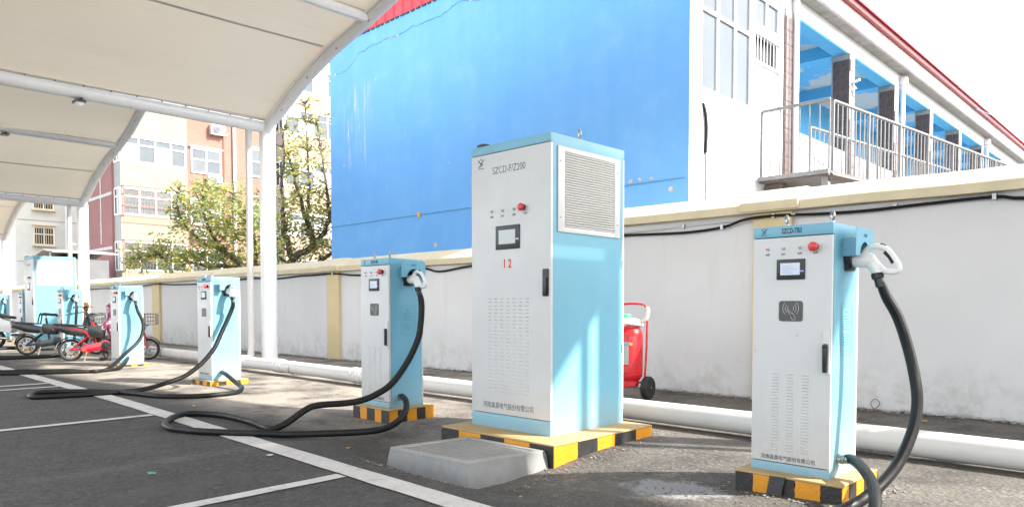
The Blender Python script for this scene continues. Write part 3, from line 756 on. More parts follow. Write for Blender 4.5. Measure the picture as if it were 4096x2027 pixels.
railing((q1.x, q1.y, z0), (q2.x, q2.y, z0), 1.02, .16)

# ------------------------------------------------------------------ apartment block behind
ap = empty('apartment_block', (-41.2, 13, -1.2), label='brick apartment block with beige balconies and white windows behind the wall', cat='building')
AO = Vector(ap.location)
def apart(mb, name, mat, par=None, **k):
    mb.v = [(a - AO.x, b - AO.y, c - AO.z) for a, b, c in mb.v]; return mb.build(name, mat, par or ap, **k)
apart(MB().box(-48.2, -42.3, 12.95, 30, -1.3, 20), 'brick_wall', M['brick_or'])
apart(MB().box(-47.2, -42.3, 12.86, 12.948, -1.3, 20), 'end_wall', M['brick_rd'])
for z in (.1, 3.05, 5.95, 8.8): apart(MB().box(-47.2, -42.3, 12.84, 12.859, z, z + .16), 'concrete_band', M['chip'])
apart(MB().box(-45.92, -45.32, 12.80, 12.838, 1.99, 2.62), 'notice_board', M['facade'])
apart(MB().box(-44.2, -44.05, 12.845, 12.857, 3.4, 8.4), 'plaster_patch', M['chip'])
for by0, by1 in ((13.0, 16.42), (22.3, 26.4)):
    sills = [(-1.2, 1.88), (3.45, 4.83), (6.28, 7.62), (9.0, 10.46), (11.9, 13.3), (14.75, 16.2), (17.6, 20)] if by0 < 20 else [(-1.2, 1.4), (2.95, 4.4), (5.8, 7.45), (9.0, 10.7), (12.25, 13.4), (15.0, 16.4), (17.8, 20)]
    for a, b in sills:
        apart(MB().box(-42.298, -41.2, by0, by1, a, b), 'balcony_front', M['bplaster'])
        apart(MB().box(-42.298, -41.21, by0 - .02, by0 - .001, a, b), 'balcony_side', M['greyplaster'])
    for (a, b), (c, d) in zip(sills[:-1], sills[1:]):
        dark = b < 5.5 if by0 < 20 else False
        window(ap, AO, by0 + .06, by1 - .03, b, c, -41.27, 4, (.68,), .085, .07, ['glassdk', 'glassdk', 'glass'] if dark else ['glass', 'glass', 'screen'])
        apart(MB().box(-42.25, -42.1, by0 + .05, by1 - .05, b, c), 'inner_wall', M['greyplaster'])
        window(ap, AO, -42.25, -41.24, b, c, by0, 2, (.68,), .08, .05, 'glassdk', axis='y')
for (y0, y1, z0, z1) in [(17.05, 18.82, 7.68, 9.12), (17.1, 18.85, 10.75, 12.2), (17.0, 18.8, 4.7, 6.1), (17.0, 18.8, 1.8, 3.2), (20.6, 21.9, 7.9, 9.6), (20.6, 21.9, 10.9, 12.4), (20.6, 21.9, 4.7, 6.2)]:
    window(ap, AO, y0, y1, z0, z1, -42.29, 2, (.55,), .08, .06, ['glass', 'glassdk'])
    apart(MB().box(-42.29, -42.15, y0 - .08, y1 + .08, z1 + .01, z1 + .10), 'lintel', M['chip'])
apart(MB().tube([(-42.2, 19.6, -1), (-42.2, 19.6, 19)], .09, 10), 'rain_pipe', M['facade'])
apart(MB().tube([(-42.2, 24.9 - 5.9, -1), (-42.2, 24.9 - 5.9, 19)], .03, 8), 'riser', M['rust'])
apart(MB().box(-41.42, -41.40, 13.75, 14.1, 1.95, 2.9), 'purple_curtain', M['curtain'])
def grille(y0, y1, z0, z1, X, label, n=22, pr=.35):
    g = empty('window_grille', (X, y0, z0), label=label, cat='grille')
    def T(a, b, r, nm):
        o = Vector((X, y0, z0)); MB().tube([Vector(a) - o, Vector(b) - o], r, 5).build(nm, M['rust'], g)
    xo = X + pr
    for z in (z0, z0 + (z1 - z0) * .35, z0 + (z1 - z0) * .72, z1):
        T((xo, y0, z), (xo, y1, z), .025, 'grille_rail'); T((X, y0, z), (xo, y0, z), .025, 'grille_rail')
    for k in range(n + 1):
        y = y0 + (y1 - y0) * k / n; T((xo, y, z0), (xo, y, z1), .011 if k % n else .03, 'grille_bar')
    for k in range(4): T((X + pr * k / 4, y0, z0), (X + pr * k / 4, y0, z1), .011, 'grille_bar')
grille(13.0, 16.4, 4.72, 6.3, -41.19, 'rusty cage grille over the middle beige balcony window')
grille(13.0, 16.4, 1.85, 3.48, -41.19, 'rusty cage grille over the lowest beige balcony window')
def aircon(x, y, z, label):
    r = empty('air_conditioner', (x, y, z), label=label, cat='air conditioner', group='air conditioners on the brick wall')
    MB().box(0, .32, -.42, .42, 0, .58).build('casing', M['panel'], r, bevel=.02)
    MB().lathe([(.23, 0), (.23, .02), (.20, .025)], (.322, -.1, .29), (1, 0, 0), 20).build('fan_guard', M['print'], r)
    m = MB()
    for k in range(1, 6): m.torus((.352, -.1, .29), (1, 0, 0), .04 * k, .005, 18, 4)
    m.build('guard_rings', M['galv'], r)
    MB().tube([(0, .46, .12), (.1, .6, .1), (0, .75, .3)], .02, 6).build('hose', M['facade'], r)
    for s in (-.3, .3): MB().box(0, .36, s - .02, s + .02, -.05, -.002).build('bracket', M['rust'], r)
aircon(-42.28, 18.55, 10.0, 'topmost air conditioner on the brick wall below a white window')
aircon(-42.28, 18.35, 7.0, 'air conditioner on the brick wall just above the tree crown')
aircon(-42.28, 17.5, 3.9, 'lowest air conditioner half hidden in the tree leaves')

# ------------------------------------------------------------------ pale block at far left, shed
pb = empty('pale_block', (-59.5, 12, -1.2), label='pale plastered block with barred windows at far left', cat='building')
PO = Vector(pb.location)
def ppart(mb, name, mat, par=None):
    mb.v = [(a - PO.x, b - PO.y, c - PO.z) for a, b, c in mb.v]; return mb.build(name, mat, par or pb)
ppart(MB().box(-76, -59.5, 12, 30, -1.3, 18), 'wall', M['palewall'])
for z in (3.1, 6.0, 9.0, 11.8): ppart(MB().box(-59.498, -59.48, 12.01, 30, z, z + .06), 'wall_joint', M['greyplaster'])
ppart(MB().box(-76, -59.6, 11.9, 11.998, -1.3, 18), 'end_wall', M['facade'])
for (y0, y1, z0, z1) in [(13.0, 14.3, 4.3, 5.6), (13.0, 14.3, 6.8, 8.1), (13.0, 14.3, 9.4, 10.7), (17, 18.3, 4.3, 5.6)]:
    w = window(pb, PO, y0, y1, z0, z1, -59.49, 2, (.6,), .09, .08, 'glassdk')
    m = MB()
    for k in range(10):
        y = y0 + (y1 - y0) * k / 9; m.tube([(-59.2, y, z0 - .06), (-59.2, y, z1 + .1)], .018, 4)
    for z in (z0 - .06, z1 + .1): m.box(-59.48, -59.18, y0 - .08, y1 + .08, z - .03, z + .03)
    ppart(m, 'grille', M['pilaster'], w)
ppart(MB().tube([(-59.35, 15.05, -1), (-59.35, 15.05, 18)], .1, 8), 'rain_pipe', M['facade'])
M['shedwall'] = pm('shed_wall', (.11, .11, .115), .85, .1, 2)
sh = empty('roadside_shed', (-40, 9.8, -1.0), label='small grey shed with a pitched sheet roof behind the wall at left', cat='shed')
MB().box(-3.3, .6, 0, 2, 0, 3.3).build('wall', M['shedwall'], sh)
MB().prism([(-3.7, 3.30), (-3.7, 3.36), (-.9, 3.78), (.9, 3.60), (.9, 3.54), (-.9, 3.72)], 1, -.5, 2.3).build('roof', M['soffit'], sh)
MB().box(-.2, .3, -.02, -.002, 2.0, 3.2).build('door', M['gutter'], sh)

# ------------------------------------------------------------------ trees
def tree(name, base, limbs, clusters, nleaf, size, ymix, label, seed):
    rg = np.random.default_rng(seed); rd = random.Random(seed)
    root = empty(name, base, label=label, cat='tree', group='trees behind the grey wall'); B = Vector(base)
    mb = MB()
    for pts, r0, r1 in limbs:
        P = spline([Vector(p) - B for p in pts], 5); k = len(P)
        P = [p + Vector((rd.gauss(0, .02), rd.gauss(0, .02), rd.gauss(0, .015))) if 0 < i < k - 1 else p for i, p in enumerate(P)]
        mb.tube(P, [r0 + (r1 - r0) * i / (k - 1) for i in range(k)], 7)
    skel = [Vector(p) for pts, _, _ in limbs for p in spline(pts, 6)]
    tips = []
    for c, r in clusters:
        c = Vector(c)
        for q in range(9):
            t = c + Vector((rd.gauss(0, r * .55), rd.gauss(0, r * .55), rd.gauss(0, r * .5)))
            s = min(skel, key=lambda p: (p - t).length - (.6 if p.z < t.z else 0))
            mid = (s + t) / 2 + Vector((rd.gauss(0, .08), rd.gauss(0, .08), .06))
            mb.tube([p - B for p in spline([s, mid, t], 3)], [.022 - .017 * i / 6 for i in range(7)], 5)
            tips.append((mid, t))
    mb.build('trunk', M['bark'], root)
    tot = sum(r ** 2 for _, r in clusters); V = []; Fc = []; mi = []; n = 0
    for c, r in clusters:
        m = int(nleaf * r * r / tot)
        sub = rg.normal(0, r * .62, (max(4, m // 11), 3)) * np.array([1, 1, .85])
        for j in range(m):
            p = np.array(c) + sub[rg.integers(len(sub))] + rg.normal(0, r * .2, 3)
            L = size * (.6 + .8 * rg.random()); W = L * .62
            a = rg.random() * 6.283; dr = -.9 * rg.random()
            d = np.array([math.cos(a), math.sin(a), dr]); d /= np.linalg.norm(d)
            s = np.cross(d, [0, 0, 1.]); s /= np.linalg.norm(s); up = np.cross(s, d); tw = rg.normal(0, .7); s = s * math.cos(tw) + up * math.sin(tw)
            nrm = np.cross(s, d)
            q = np.array([p, p + d * L * .45 + s * W * .5 + nrm * L * .06, p + d * L, p + d * L * .45 - s * W * .5 + nrm * L * .06]) - np.array(B)
            V.append(q); Fc += [(n, n + 1, n + 2), (n, n + 2, n + 3)]; n += 4
            u = rg.random(); k = 2 if u < ymix else (1 if u < ymix + .35 else 0); mi += [k, k]
    me = bpy.data.meshes.new('crown'); me.from_pydata(np.concatenate(V).tolist(), [], Fc)
    for k in ('leaf1', 'leaf2', 'leaf3'): me.materials.append(M[k])
    me.polygons.foreach_set('material_index', mi)
    o = bpy.data.objects.new('crown', me); COL.objects.link(o); o.parent = root
T1 = [((-25.79, 8.52, 1.78), .35), ((-25.21, 8.79, 1.52), .4), ((-25.68, 8.4, 1.36), .3), ((-24.65, 9.07, 1.84), .4), ((-24.2, 9.2, 1.33), .5), ((-24.78, 8.96, 2.16), .28), ((-23.45, 9.39, 1.63), .5), ((-23.1, 9.72, 1.39), .55), ((-22.77, 10.06, 1.79), .6), ((-22.41, 10.38, 1.39), .5), ((-22.9, 9.96, 2.35), .6), ((-23.45, 9.72, 2.61), .5), ((-22.17, 10.13, 2.7), .6), ((-21.82, 10.45, 2.39), .55), ((-21.47, 10.76, 1.91), .5), ((-22.72, 9.9, 3.2), .55), ((-23.27, 9.66, 3.62), .4), ((-23.69, 9.51, 3.17), .4), ((-22.33, 10.29, 3.43), .5), ((-21.73, 10.58, 3.09), .5), ((-24.0, 9.24, 3.74), .28), ((-22.99, 9.95, 3.86), .3), ((-23.91, 9.27, 2.77), .35), ((-21.19, 10.8, 2.67), .45), ((-21.05, 10.87, 1.43), .5), ((-24.16, 9.06, 3.17), .2)]
tree('leafy_tree', (-21.7, 10.8, -1.0), [
    ([(-21.7, 10.8, -1.0), (-21.8, 10.75, .5), (-22.1, 10.6, 1.2), (-22.62, 10.2, 1.7), (-23.1, 9.9, 2.4), (-23.3, 9.7, 3.3)], .17, .03),
    ([(-22.1, 10.6, 1.2), (-23.2, 9.8, 1.3), (-24.4, 9.2, 1.5), (-25.5, 8.7, 1.7)], .07, .02),
    ([(-21.85, 10.7, .8), (-21.6, 10.7, 1.8), (-21.8, 10.5, 2.8), (-22.2, 10.3, 3.5)], .10, .02),
    ([(-22.62, 10.2, 1.7), (-23.3, 9.8, 2.0), (-23.9, 9.3, 2.8), (-24.0, 9.25, 3.6)], .06, .015),
    ([(-21.7, 10.7, 1.6), (-21.2, 10.8, 2.1), (-21.1, 10.8, 2.7)], .06, .015)], T1, 7800, .12, .12,
    'broad leafy tree with green and yellow leaves in front of the brick block', 3)
T2 = [((-18.45, 10.05, 1.49), .5), ((-18.1, 10.39, 1.42), .55), ((-17.76, 10.73, 1.56), .5), ((-18.31, 10.21, 1.9), .5), ((-17.96, 10.55, 1.97), .55), ((-17.67, 10.84, 2.04), .4), ((-18.52, 10.03, 2.39), .45), ((-18.18, 10.37, 2.53), .5), ((-17.83, 10.71, 2.6), .5), ((-18.44, 10.14, 3.08), .45), ((-18.1, 10.48, 3.22), .45), ((-17.74, 10.82, 3.15), .4), ((-18.61, 10.01, 3.71), .35), ((-18.26, 10.35, 3.78), .4), ((-17.91, 10.69, 3.91), .4), ((-18.47, 10.17, 4.33), .3), ((-18.13, 10.52, 4.54), .35), ((-17.83, 10.81, 4.61), .3), ((-18.54, 10.14, 5.03), .22), ((-18.24, 10.44, 5.23), .25), ((-17.94, 10.73, 5.16), .25), ((-18.21, 10.5, 5.72), .18), ((-18.9, 9.92, 1.92), .35), ((-19.02, 9.84, 2.62), .3), ((-19.32, 9.85, 3.29), .25), ((-17.3, 11.1, 2.2), .5), ((-17.2, 11.2, 3.2), .4)]
tree('sparse_tree', (-18.2, 10.3, -1.0), [
    ([(-18.2, 10.3, -1.0), (-18.25, 10.25, .5), (-18.35, 10.14, 1.3), (-17.95, 10.54, 1.7), (-18.1, 10.44, 2.4), (-18.3, 10.3, 3.2), (-18.5, 10.1, 4.2)], .15, .02),
    ([(-18.35, 10.14, 1.3), (-18.5, 10.0, 2.2), (-18.6, 10.0, 3.3), (-18.6, 10.05, 4.8)], .09, .015),
    ([(-17.95, 10.54, 1.7), (-17.6, 10.85, 2.4), (-17.7, 10.8, 3.4), (-17.9, 10.7, 5.0)], .08, .015),
    ([(-18.3, 10.2, 1.0), (-17.8, 10.7, 1.25), (-17.2, 11.1, 1.9), (-17.2, 11.2, 3.0)], .08, .02),
    ([(-18.1, 10.44, 2.4), (-18.05, 10.5, 3.6), (-18.2, 10.5, 5.6)], .05, .01),
    ([(-18.35, 10.14, 1.1), (-18.9, 9.9, 1.6), (-19.2, 9.85, 3.0)], .05, .012)], T2, 4800, .10, .2,
    'sparse twiggy tree with yellowing leaves against the blue building edge', 5)
# ------------------------------------------------------------------ striped plinths
def plinth(x0, x1, y0, y1, zt, nf, ns, label, seed, startside='y'):
    rd = random.Random(seed)
    base = gz(x1, y0) - .03
    cx, cy = (x0 + x1) / 2, (y0 + y1) / 2
    root = empty('striped_plinth', (cx, cy, base), label=label, cat='plinth', group='black and yellow striped plinths')
    h = zt - base; X0, X1, Y0, Y1 = x0 - cx, x1 - cx, y0 - cy, y1 - cy
    MB().box(X0 + .012, X1 - .012, Y0 + .012, Y1 - .012, 0, h - .004).build('block', M['concrete'], root)
    MB().box(X0, X1, Y0, Y1, h - .0125, h).build('top', M['ytop'], root, bevel=.006)
    def face(n, a, b, f, first):
        cuts = [a + (b - a) * (k + (rd.uniform(-.12, .12) if 0 < k < n else 0)) / n for k in range(n + 1)]
        for k in range(n):
            m = MB(); N = 5; vs_ = []
            for j in range(N + 1):
                z = .0 + (h - .0135) * j / N
                for c, e in ((cuts[k], k > 0), (cuts[k + 1], k < n - 1)):
                    vs_.append(f(c + (rd.uniform(-.004, .004) if e and 0 < j < N else 0), z))
            m.add(vs_, [(2 * j, 2 * j + 1, 2 * j + 3, 2 * j + 2) for j in range(N)])
            m.build('stripe', M['black_paint'] if (k % 2 == 0) == (first == 'b') else M['yellow'], root, smooth=0)
    face(nf, X0, X1, lambda a, z: (a, Y0 + .002, z), 'b')
    face(ns, Y0, Y1, lambda a, z: (X1 - .002, a, z), 'y')
    face(ns, Y0, Y1, lambda a, z: (X0 + .002, a, z), 'y')
    face(nf, X0, X1, lambda a, z: (a, Y1 - .002, z), 'b')
    return root

# ------------------------------------------------------------------ charging post (dispenser)
def logo(parent, x, y, z, s):
    lg = MB()
    lg.add([(x - .5 * s, y, z + .30 * s), (x - .34 * s, y, z + .38 * s), (x - .15 * s, y, z + .12 * s), (x + .12 * s, y, z - .08 * s), (x + .02 * s, y, z - .2 * s), (x - .3 * s, y, z + .05 * s)], [(0, 1, 2, 3, 4, 5)], 0)
    lg.add([(x + .05 * s, y, z - .12 * s), (x + .22 * s, y, z - .02 * s), (x + .24 * s, y, z - .28 * s), (x - .1 * s, y, z - .42 * s), (x - .2 * s, y, z - .34 * s), (x + .08 * s, y, z - .28 * s)], [(0, 1, 2, 3, 4, 5)], 0)
    lg.add([(x - .42 * s, y - .0004, z - .46 * s), (x - .30 * s, y - .0004, z - .46 * s), (x + .62 * s, y - .0004, z + .44 * s), (x + .3 * s, y - .0004, z + .28 * s)], [(0, 1, 2, 3)], 1)
    lg.lathe([(.11 * s, -.0003), (.11 * s, .0003)], (x - .02 * s, y, z + .36 * s), (0, 1, 0), 12, 2)
    lg.box(x - .45 * s, x + .45 * s, y - .0003, y, z - .62 * s, z - .56 * s, 1)
    return lg.build('logo', [M['green'], M['printdk'], M['redprint']], parent, smooth=0)

def lamps(parent, xs_, z, r, lit=None):
    for i, x in enumerate(xs_):
        l = MB().lathe([(r, 0), (r, .006), (r * .8, .009), (r * .66, .009)], (x, -.003, z), (0, -1, 0), 18).build('indicator_lamp', M['chrome'], parent)
        MB().lathe([(r * .66, .007), (r * .6, .013), (r * .2, .016)], (x, -.003, z), (0, -1, 0), 16).build('lens', M['litred'] if lit == i else M['lens'], l)
M['litred'] = pm('lamp_lens_red', (.75, .12, .10), .2, .1, 30)

def stop_button(parent, x, z, r):
    b = MB().lathe([(r * .75, 0), (r * .75, .012), (r * .6, .012), (r * .6, .022)], (x, -.003, z), (0, -1, 0), 20).build('stop_button', M['blackpl'], parent)
    MB().lathe([(r * .8, .02), (r, .024), (r, .036), (r * .8, .044), (r * .3, .047)], (x, -.003, z), (0, -1, 0), 22).build('button_head', M['red'], b)

def hmi(parent, x0, x1, z0, z1, on=False):
    s = MB().box(x0, x1, -.010, -.0028, z0, z1).build('screen', M['blackpl'], parent, bevel=.002)
    w = x1 - x0; h = z1 - z0
    MB().box(x0 + w * .14, x1 - w * .17, -.0112, -.0098, z0 + h * .22, z1 - h * .19).build('display', M['screen_on'] if on else M['screen'], s)
    m = MB()
    m.box(x1 - w * .16, x1 - w * .03, -.0108, -.0099, z0 + h * .36, z0 + h * .44)
    if on:
        for k in range(5): m.box(x0 + w * .2, x0 + w * (.5 + .1 * ((k * 7) % 3)), -.0118, -.0113, z1 - h * (.34 + .085 * k), z1 - h * (.32 + .085 * k))
    m.build('markings', M['printlt'] if not on else M['printbl2'], s)
M['screen_on'] = pm('screen_lit', (.55, .60, .70), .15, .02, 4)
M['printlt'] = flat('print_light', (.4, .4, .4), .5); M['printbl2'] = flat('print_blue', (.25, .32, .55), .5)

def slots(parent, xs_, w, z0, z1, n):
    m = MB()
    for x in xs_:
        for k in range(n):
            z = z0 + (z1 - z0) * k / (n - 1)
            m.add([(x, -.0032, z - .005), (x + w, -.0032, z - .005), (x + w, -.0068, z + .0005), (x, -.0068, z + .0005), (x, -.0032, z + .003), (x + w, -.0032, z + .003)], [(0, 1, 2, 3), (3, 2, 5, 4), (0, 3, 4), (1, 5, 2)])
    return m.build('louvres', M['panel'], parent, smooth=0, kind='stuff')

def eyebolt(parent, x, y, z, R_=.022, ax=(.75, .66, 0)):
    m = MB().lathe([(.014, 0), (.014, .008), (.008, .01), (.008, .02)], (x, y, z), (0, 0, 1), 12)
    m.torus((x, y, z + .012 + R_), ax, R_, .006, 20, 8)
    return m.build('eyebolt', M['galv'], parent)

W, Dp, H = .42, .372, 1.3
def make_post():
    root = empty('charging_post', (0, 0, 0))
    sec = [(0, 0), (0, .047), (.022, .047), (.022, 1.243), (0, 1.243), (0, 1.3), (Dp, 1.3), (Dp, 1.243), (.35, 1.243), (.35, .047), (Dp, .047), (Dp, 0)]
    body = MB().prism(sec, 0, -W, 0).build('cabinet', M['blue'], root, bevel=.003)
    door = MB().box(-W + .003, -.001, -.003, .018, .052, 1.238).build('door', M['panel'], root, bevel=.003)
    MB().box(-W + .003, -.001, .354, .376, .052, 1.238).build('rear_door', M['panel'], root, bevel=.003)
    slots(door, (-.304, -.224, -.144), .033, .118, .523, 26)
    logo(body, -.359, -.001, 1.277, .036)
    text('model_text', 'SZCD-TB3', .038, (-.264, -.001, 1.259), 'front', M['printdk'], body, .62, bold=.0004)
    lamps(door, (-.338, -.252, -.166), 1.181, .0085, 0)
    for x, s in ((-.338, '电源'), (-.252, '运行'), (-.166, '故障'), (-.085, '急停')):
        text('lamp_caption', s, .0125, (x, -.0035, 1.147), 'front', M['print'], door, .95, 'CENTER')
    stop_button(door, -.087, 1.181, .0235)
    hmi(door, -.285, -.136, 1.018, 1.124, True)
    # card reader plate with rounded corners, waves and a hand with card
    def rrect(x0, x1, z0, z1, r, n=5):
        pts = []
        for cx, cz, a0 in ((x1 - r, z1 - r, 0), (x0 + r, z1 - r, 90), (x0 + r, z0 + r, 180), (x1 - r, z0 + r, 270)):
            for k in range(n + 1): a = R(a0 + 90 * k / n); pts.append((cx + r * math.cos(a), cz + r * math.sin(a)))
        return pts
    cr_ = MB().prism(rrect(-.271, -.146, .801, .907, .014), 1, -.007, -.0028).build('card_reader', M['reader'], door, smooth=0)
    m = MB(); cx, cz = -.208, .868
    for s in (-1, 1):
        for rr in (.016, .029, .042):
            m.tube([(cx + s * rr * math.cos(R(a)), -.0072, cz + rr * math.sin(R(a)) * 1.0) for a in range(-45, 50, 15)], .0017, 4)
    m.tube([(-.224, -.0072, .862), (-.205, -.0072, .846), (-.196, -.0072, .838), (-.206, -.0072, .83), (-.218, -.0072, .846), (-.224, -.0072, .862)], .0015, 4)
    m.tube([(-.2, -.0072, .845), (-.186, -.0072, .828), (-.184, -.0072, .812), (-.19, -.0072, .806), (-.203, -.0072, .815), (-.208, -.0072, .828)], .0015, 4)
    m.build('card_symbol', M['printlt'], cr_)
    hd = MB().prism(rrect(-.040, -.006, .536, .753, .006), 1, -.012, -.0028).build('door_handle', M['panel'], door, bevel=.001)
    MB().prism([(-.034, .545), (-.014, .545), (-.012, .66), (-.016, .69), (-.03, .69), (-.036, .67)], 1, -.03, -.0122).lathe([(.012, 0), (.012, .02)], (-.024, -.012, .678), (0, -1, 0), 12).build('lever', M['blackpl'], hd, bevel=.002)
    text('company_name', '河南森源电气股份有限公司', .0275, (-.362, -.0035, .066), 'front', M['print'], door, .88, bold=.0002)
    # right side: hood, socket, connector, gland, notice
    hood = MB(); y0, y1, zb, zt, xo = .075, .335, 1.135, 1.278, .085
    hood.box(0.001, xo - .004, y0 + .05, y0 + .054, zb, zt - .05); hood.box(0.001, xo - .004, y1 - .06, y1 - .056, zb, zt - .05); hood.box(0.001, xo - .004, y0 + .0545, y1 - .0605, zt - .058, zt - .054)
    cyh = (y0 + y1) / 2; rh = .072; arc = [(cyh + rh * math.cos(R(a)), zb + rh * math.sin(R(a))) for a in range(0, 181, 15)]
    rc = .022
    outer = [(y1, zb)] + [(y1 - rc + rc * math.cos(R(a)), zt - rc + rc * math.sin(R(a))) for a in (0, 30, 60, 90)] + [(y0 + .008, zt), (y0, zt - .008), (y0, zb)]
    poly = outer + arc[::-1]
    # plate split in two halves so that the arch stays clean
    L_ = [(y0, zb)] + [p for p in arc[::-1] if p[0] <= cyh + 1e-6] + [(cyh, zt), (y0 + .008, zt), (y0, zt - .008)]
    Rr = [(y1, zb)] + [(y1 - rc + rc * math.cos(R(a)), zt - rc + rc * math.sin(R(a))) for a in (0, 30, 60, 90)] + [(cyh, zt)] + [p for p in arc[::-1] if p[0] >= cyh - 1e-6]
    hood.prism(L_, 0, xo - .003, xo); hood.prism(Rr, 0, xo - .003, xo)
    hd_ = hood.build('connector_hood', M['blue'], root, smooth=20)
    text('hood_caption', '充电枪', .02, (xo + .0008, cyh, zt - .045), 'side', M['printbl'], hd_, .9, 'CENTER')
    cy_, cz_ = cyh, 1.118
    so_ = MB().lathe([(.062, 0), (.062, .03), (.05, .034), (.05, .012)], (.001, cy_, cz_ + .012), (1, 0, 0), 24).box(.001, .022, cy_ - .05, cy_ + .05, cz_ - .055, cz_ - .02).build('socket', M['blackpl'], root)
    gun = MB().lathe([(.030, .0), (.038, .012), (.040, .05), (.038, .09), (.032, .105)], (.022, cy_, cz_), (1, 0, -.05), 20)
    gun.tube(spline([(.09, cy_, cz_ - .002), (.118, cy_, cz_ - .018), (.14, cy_, cz_ - .055), (.148, cy_, cz_ - .078)], 4), [.036 - .010 * k / 12 for k in range(13)], 14)
    gun.tube(spline([(.075, cy_, cz_ + .026), (.105, cy_, cz_ + .058), (.15, cy_, cz_ + .062), (.19, cy_, cz_ + .045), (.228, cy_, cz_ - .008), (.246, cy_, cz_ - .045), (.236, cy_, cz_ - .064), (.20, cy_, cz_ - .066), (.172, cy_, cz_ - .056), (.145, cy_, cz_ - .025), (.12, cy_, cz_ + .01)], 4), .0155, 10)
    g = gun.build('charging_connector', M['gunwhite'], root)
    MB().tube(spline([(.182, cy_ - .002, cz_ + .036), (.206, cy_ - .002, cz_ + .008), (.222, cy_ - .002, cz_ - .022)], 3), .0135, 8).tube([(.158, cy_, cz_ + .072), (.182, cy_, cz_ + .06)], .01, 8).build('grip_pad', M['blackpl'], g)
    MB().lathe([(.026, 0), (.030, .008), (.030, .03), (.022, .034), (.022, .075)], (.143, cy_, cz_ - .068), (.25, 0, -1), 16).build('strain_relief', M['blackpl'], g)
    gl = MB().lathe([(.030, 0), (.030, .006), (.023, .008), (.023, .016)], (.001, .114, .09), (1, 0, 0), 16).lathe([(.026, .016), (.026, .034), (.020, .036), (.020, .05)], (.001, .114, .09), (1, 0, 0), 6).build('cable_gland', M['chrome'], root, smooth=20)
    nt = MB()
    def fr(y0, y1, z0, z1, t=.0012):
        nt.box(.0012, .0018, y0, y1, z0, z0 + t); nt.box(.0012, .0018, y0, y1, z1 - t, z1); nt.box(.0012, .0018, y0, y0 + t, z0 + t, z1 - t); nt.box(.0012, .0018, y1 - t, y1, z0 + t, z1 - t)
    fr(.12, .285, .625, .895); fr(.135, .27, .645, .875)
    rd = random.Random(4)
    nt.box(.0012, .0018, .185, .22, .845, .853)
    for k in range(12):
        if k == 6: continue
        y = .15
        while y < .245 + rd.uniform(-.03, .012):
            w_ = rd.uniform(.004, .012); nt.box(.0012, .0018, y, y + w_, .825 - k * .0135, .829 - k * .0135); y += w_ + .0025
    nt.build('notice', M['printbl'], root, smooth=0)
    eyebolt(root, -.255, .04, 1.3); eyebolt(root, -.012, .02, 1.3)
    return root
M['reader'] = pm('reader_plate', (.055, .055, .055), .28, .1, 8)

CB = {}
CB['C1'] = [[0.16,.205,1.0],[0.183,0.225,0.93],[0.23,0.262,0.82],[0.277,0.281,0.656],[0.315,0.268,0.494],[0.328,0.25,0.384],[0.323,0.2,0.265],[0.294,0.105,0.127],[0.252,-0.009,0.03],[0.204,-0.135,-0.033],[0.163,-0.244,-0.063],[0.113,-0.635,-0.069],[0.116,-1.004,-0.08],[0.266,-1.118,-0.088],[0.369,-0.778,-0.081],[0.374,-0.533,-0.04],[0.324,-0.343,0.024],[0.256,-0.171,0.06],[0.164,-0.021,0.091],[0.064,0.118,0.098],[0.02,0.114,0.09]]
CB['C2'] = [[0.16,.205,1.0],[0.163,0.22,0.95],[0.17,0.222,0.868],[0.186,0.198,0.732],[0.197,0.159,0.6],[0.179,0.062,0.414],[0.136,-0.073,0.233],[0.08,-0.194,0.146],[0.022,-0.309,0.099],[-0.037,-0.423,0.083],[-0.139,-0.62,0.074],[-0.18,-0.71,0.039],[-0.226,-0.834,-0.048],[-0.263,-0.926,-0.092],[-0.307,-0.969,-0.092],[-0.704,-0.921,-0.092],[-1.168,-0.929,-0.092],[-1.462,-1.028,-0.092],[-1.514,-1.163,-0.092],[-1.315,-1.347,-0.092],[-1.059,-1.48,-0.092],[-0.855,-1.518,-0.092],[-0.699,-1.48,-0.092],[-0.521,-1.417,-0.092],[-0.215,-1.226,-0.092],[0.035,-1.012,-0.092],[0.222,-0.765,-0.093],[0.374,-0.485,-0.094],[0.385,-0.295,-0.082],[0.356,-0.141,-0.028],[0.279,-0.034,0.031],[0.171,0.042,0.079],[0.042,0.104,0.099],[0.02,0.114,0.09]]
CB['C3'] = [[0.16,.205,1.0],[0.15,0.21,0.94],[0.137,0.19,0.866],[0.143,0.125,0.732],[0.155,0.054,0.6],[0.182,-0.045,0.421],[0.188,-0.173,0.271],[0.185,-0.291,0.171],[0.178,-0.404,0.099],[0.166,-0.511,0.058],[0.146,-0.767,-0.012],[0.137,-1.019,-0.044],[0.157,-1.275,-0.044],[0.1,-1.598,-0.044],[-0.025,-1.898,-0.044],[-0.292,-1.882,-0.045],[-0.471,-1.767,-0.045],[-0.418,-1.584,-0.045],[-0.153,-1.297,-0.044],[0.119,-1.137,-0.044],[0.511,-1.019,-0.044],[0.906,-0.917,-0.043],[1.15,-0.67,-0.043],[1.186,-0.434,-0.04],[1.13,-0.215,-0.036],[0.985,-0.083,-0.019],[0.781,-0.007,-0.003],[0.539,0.032,0.03],[0.288,0.063,0.081],[0.046,0.106,0.1],[0.02,0.114,0.09]]
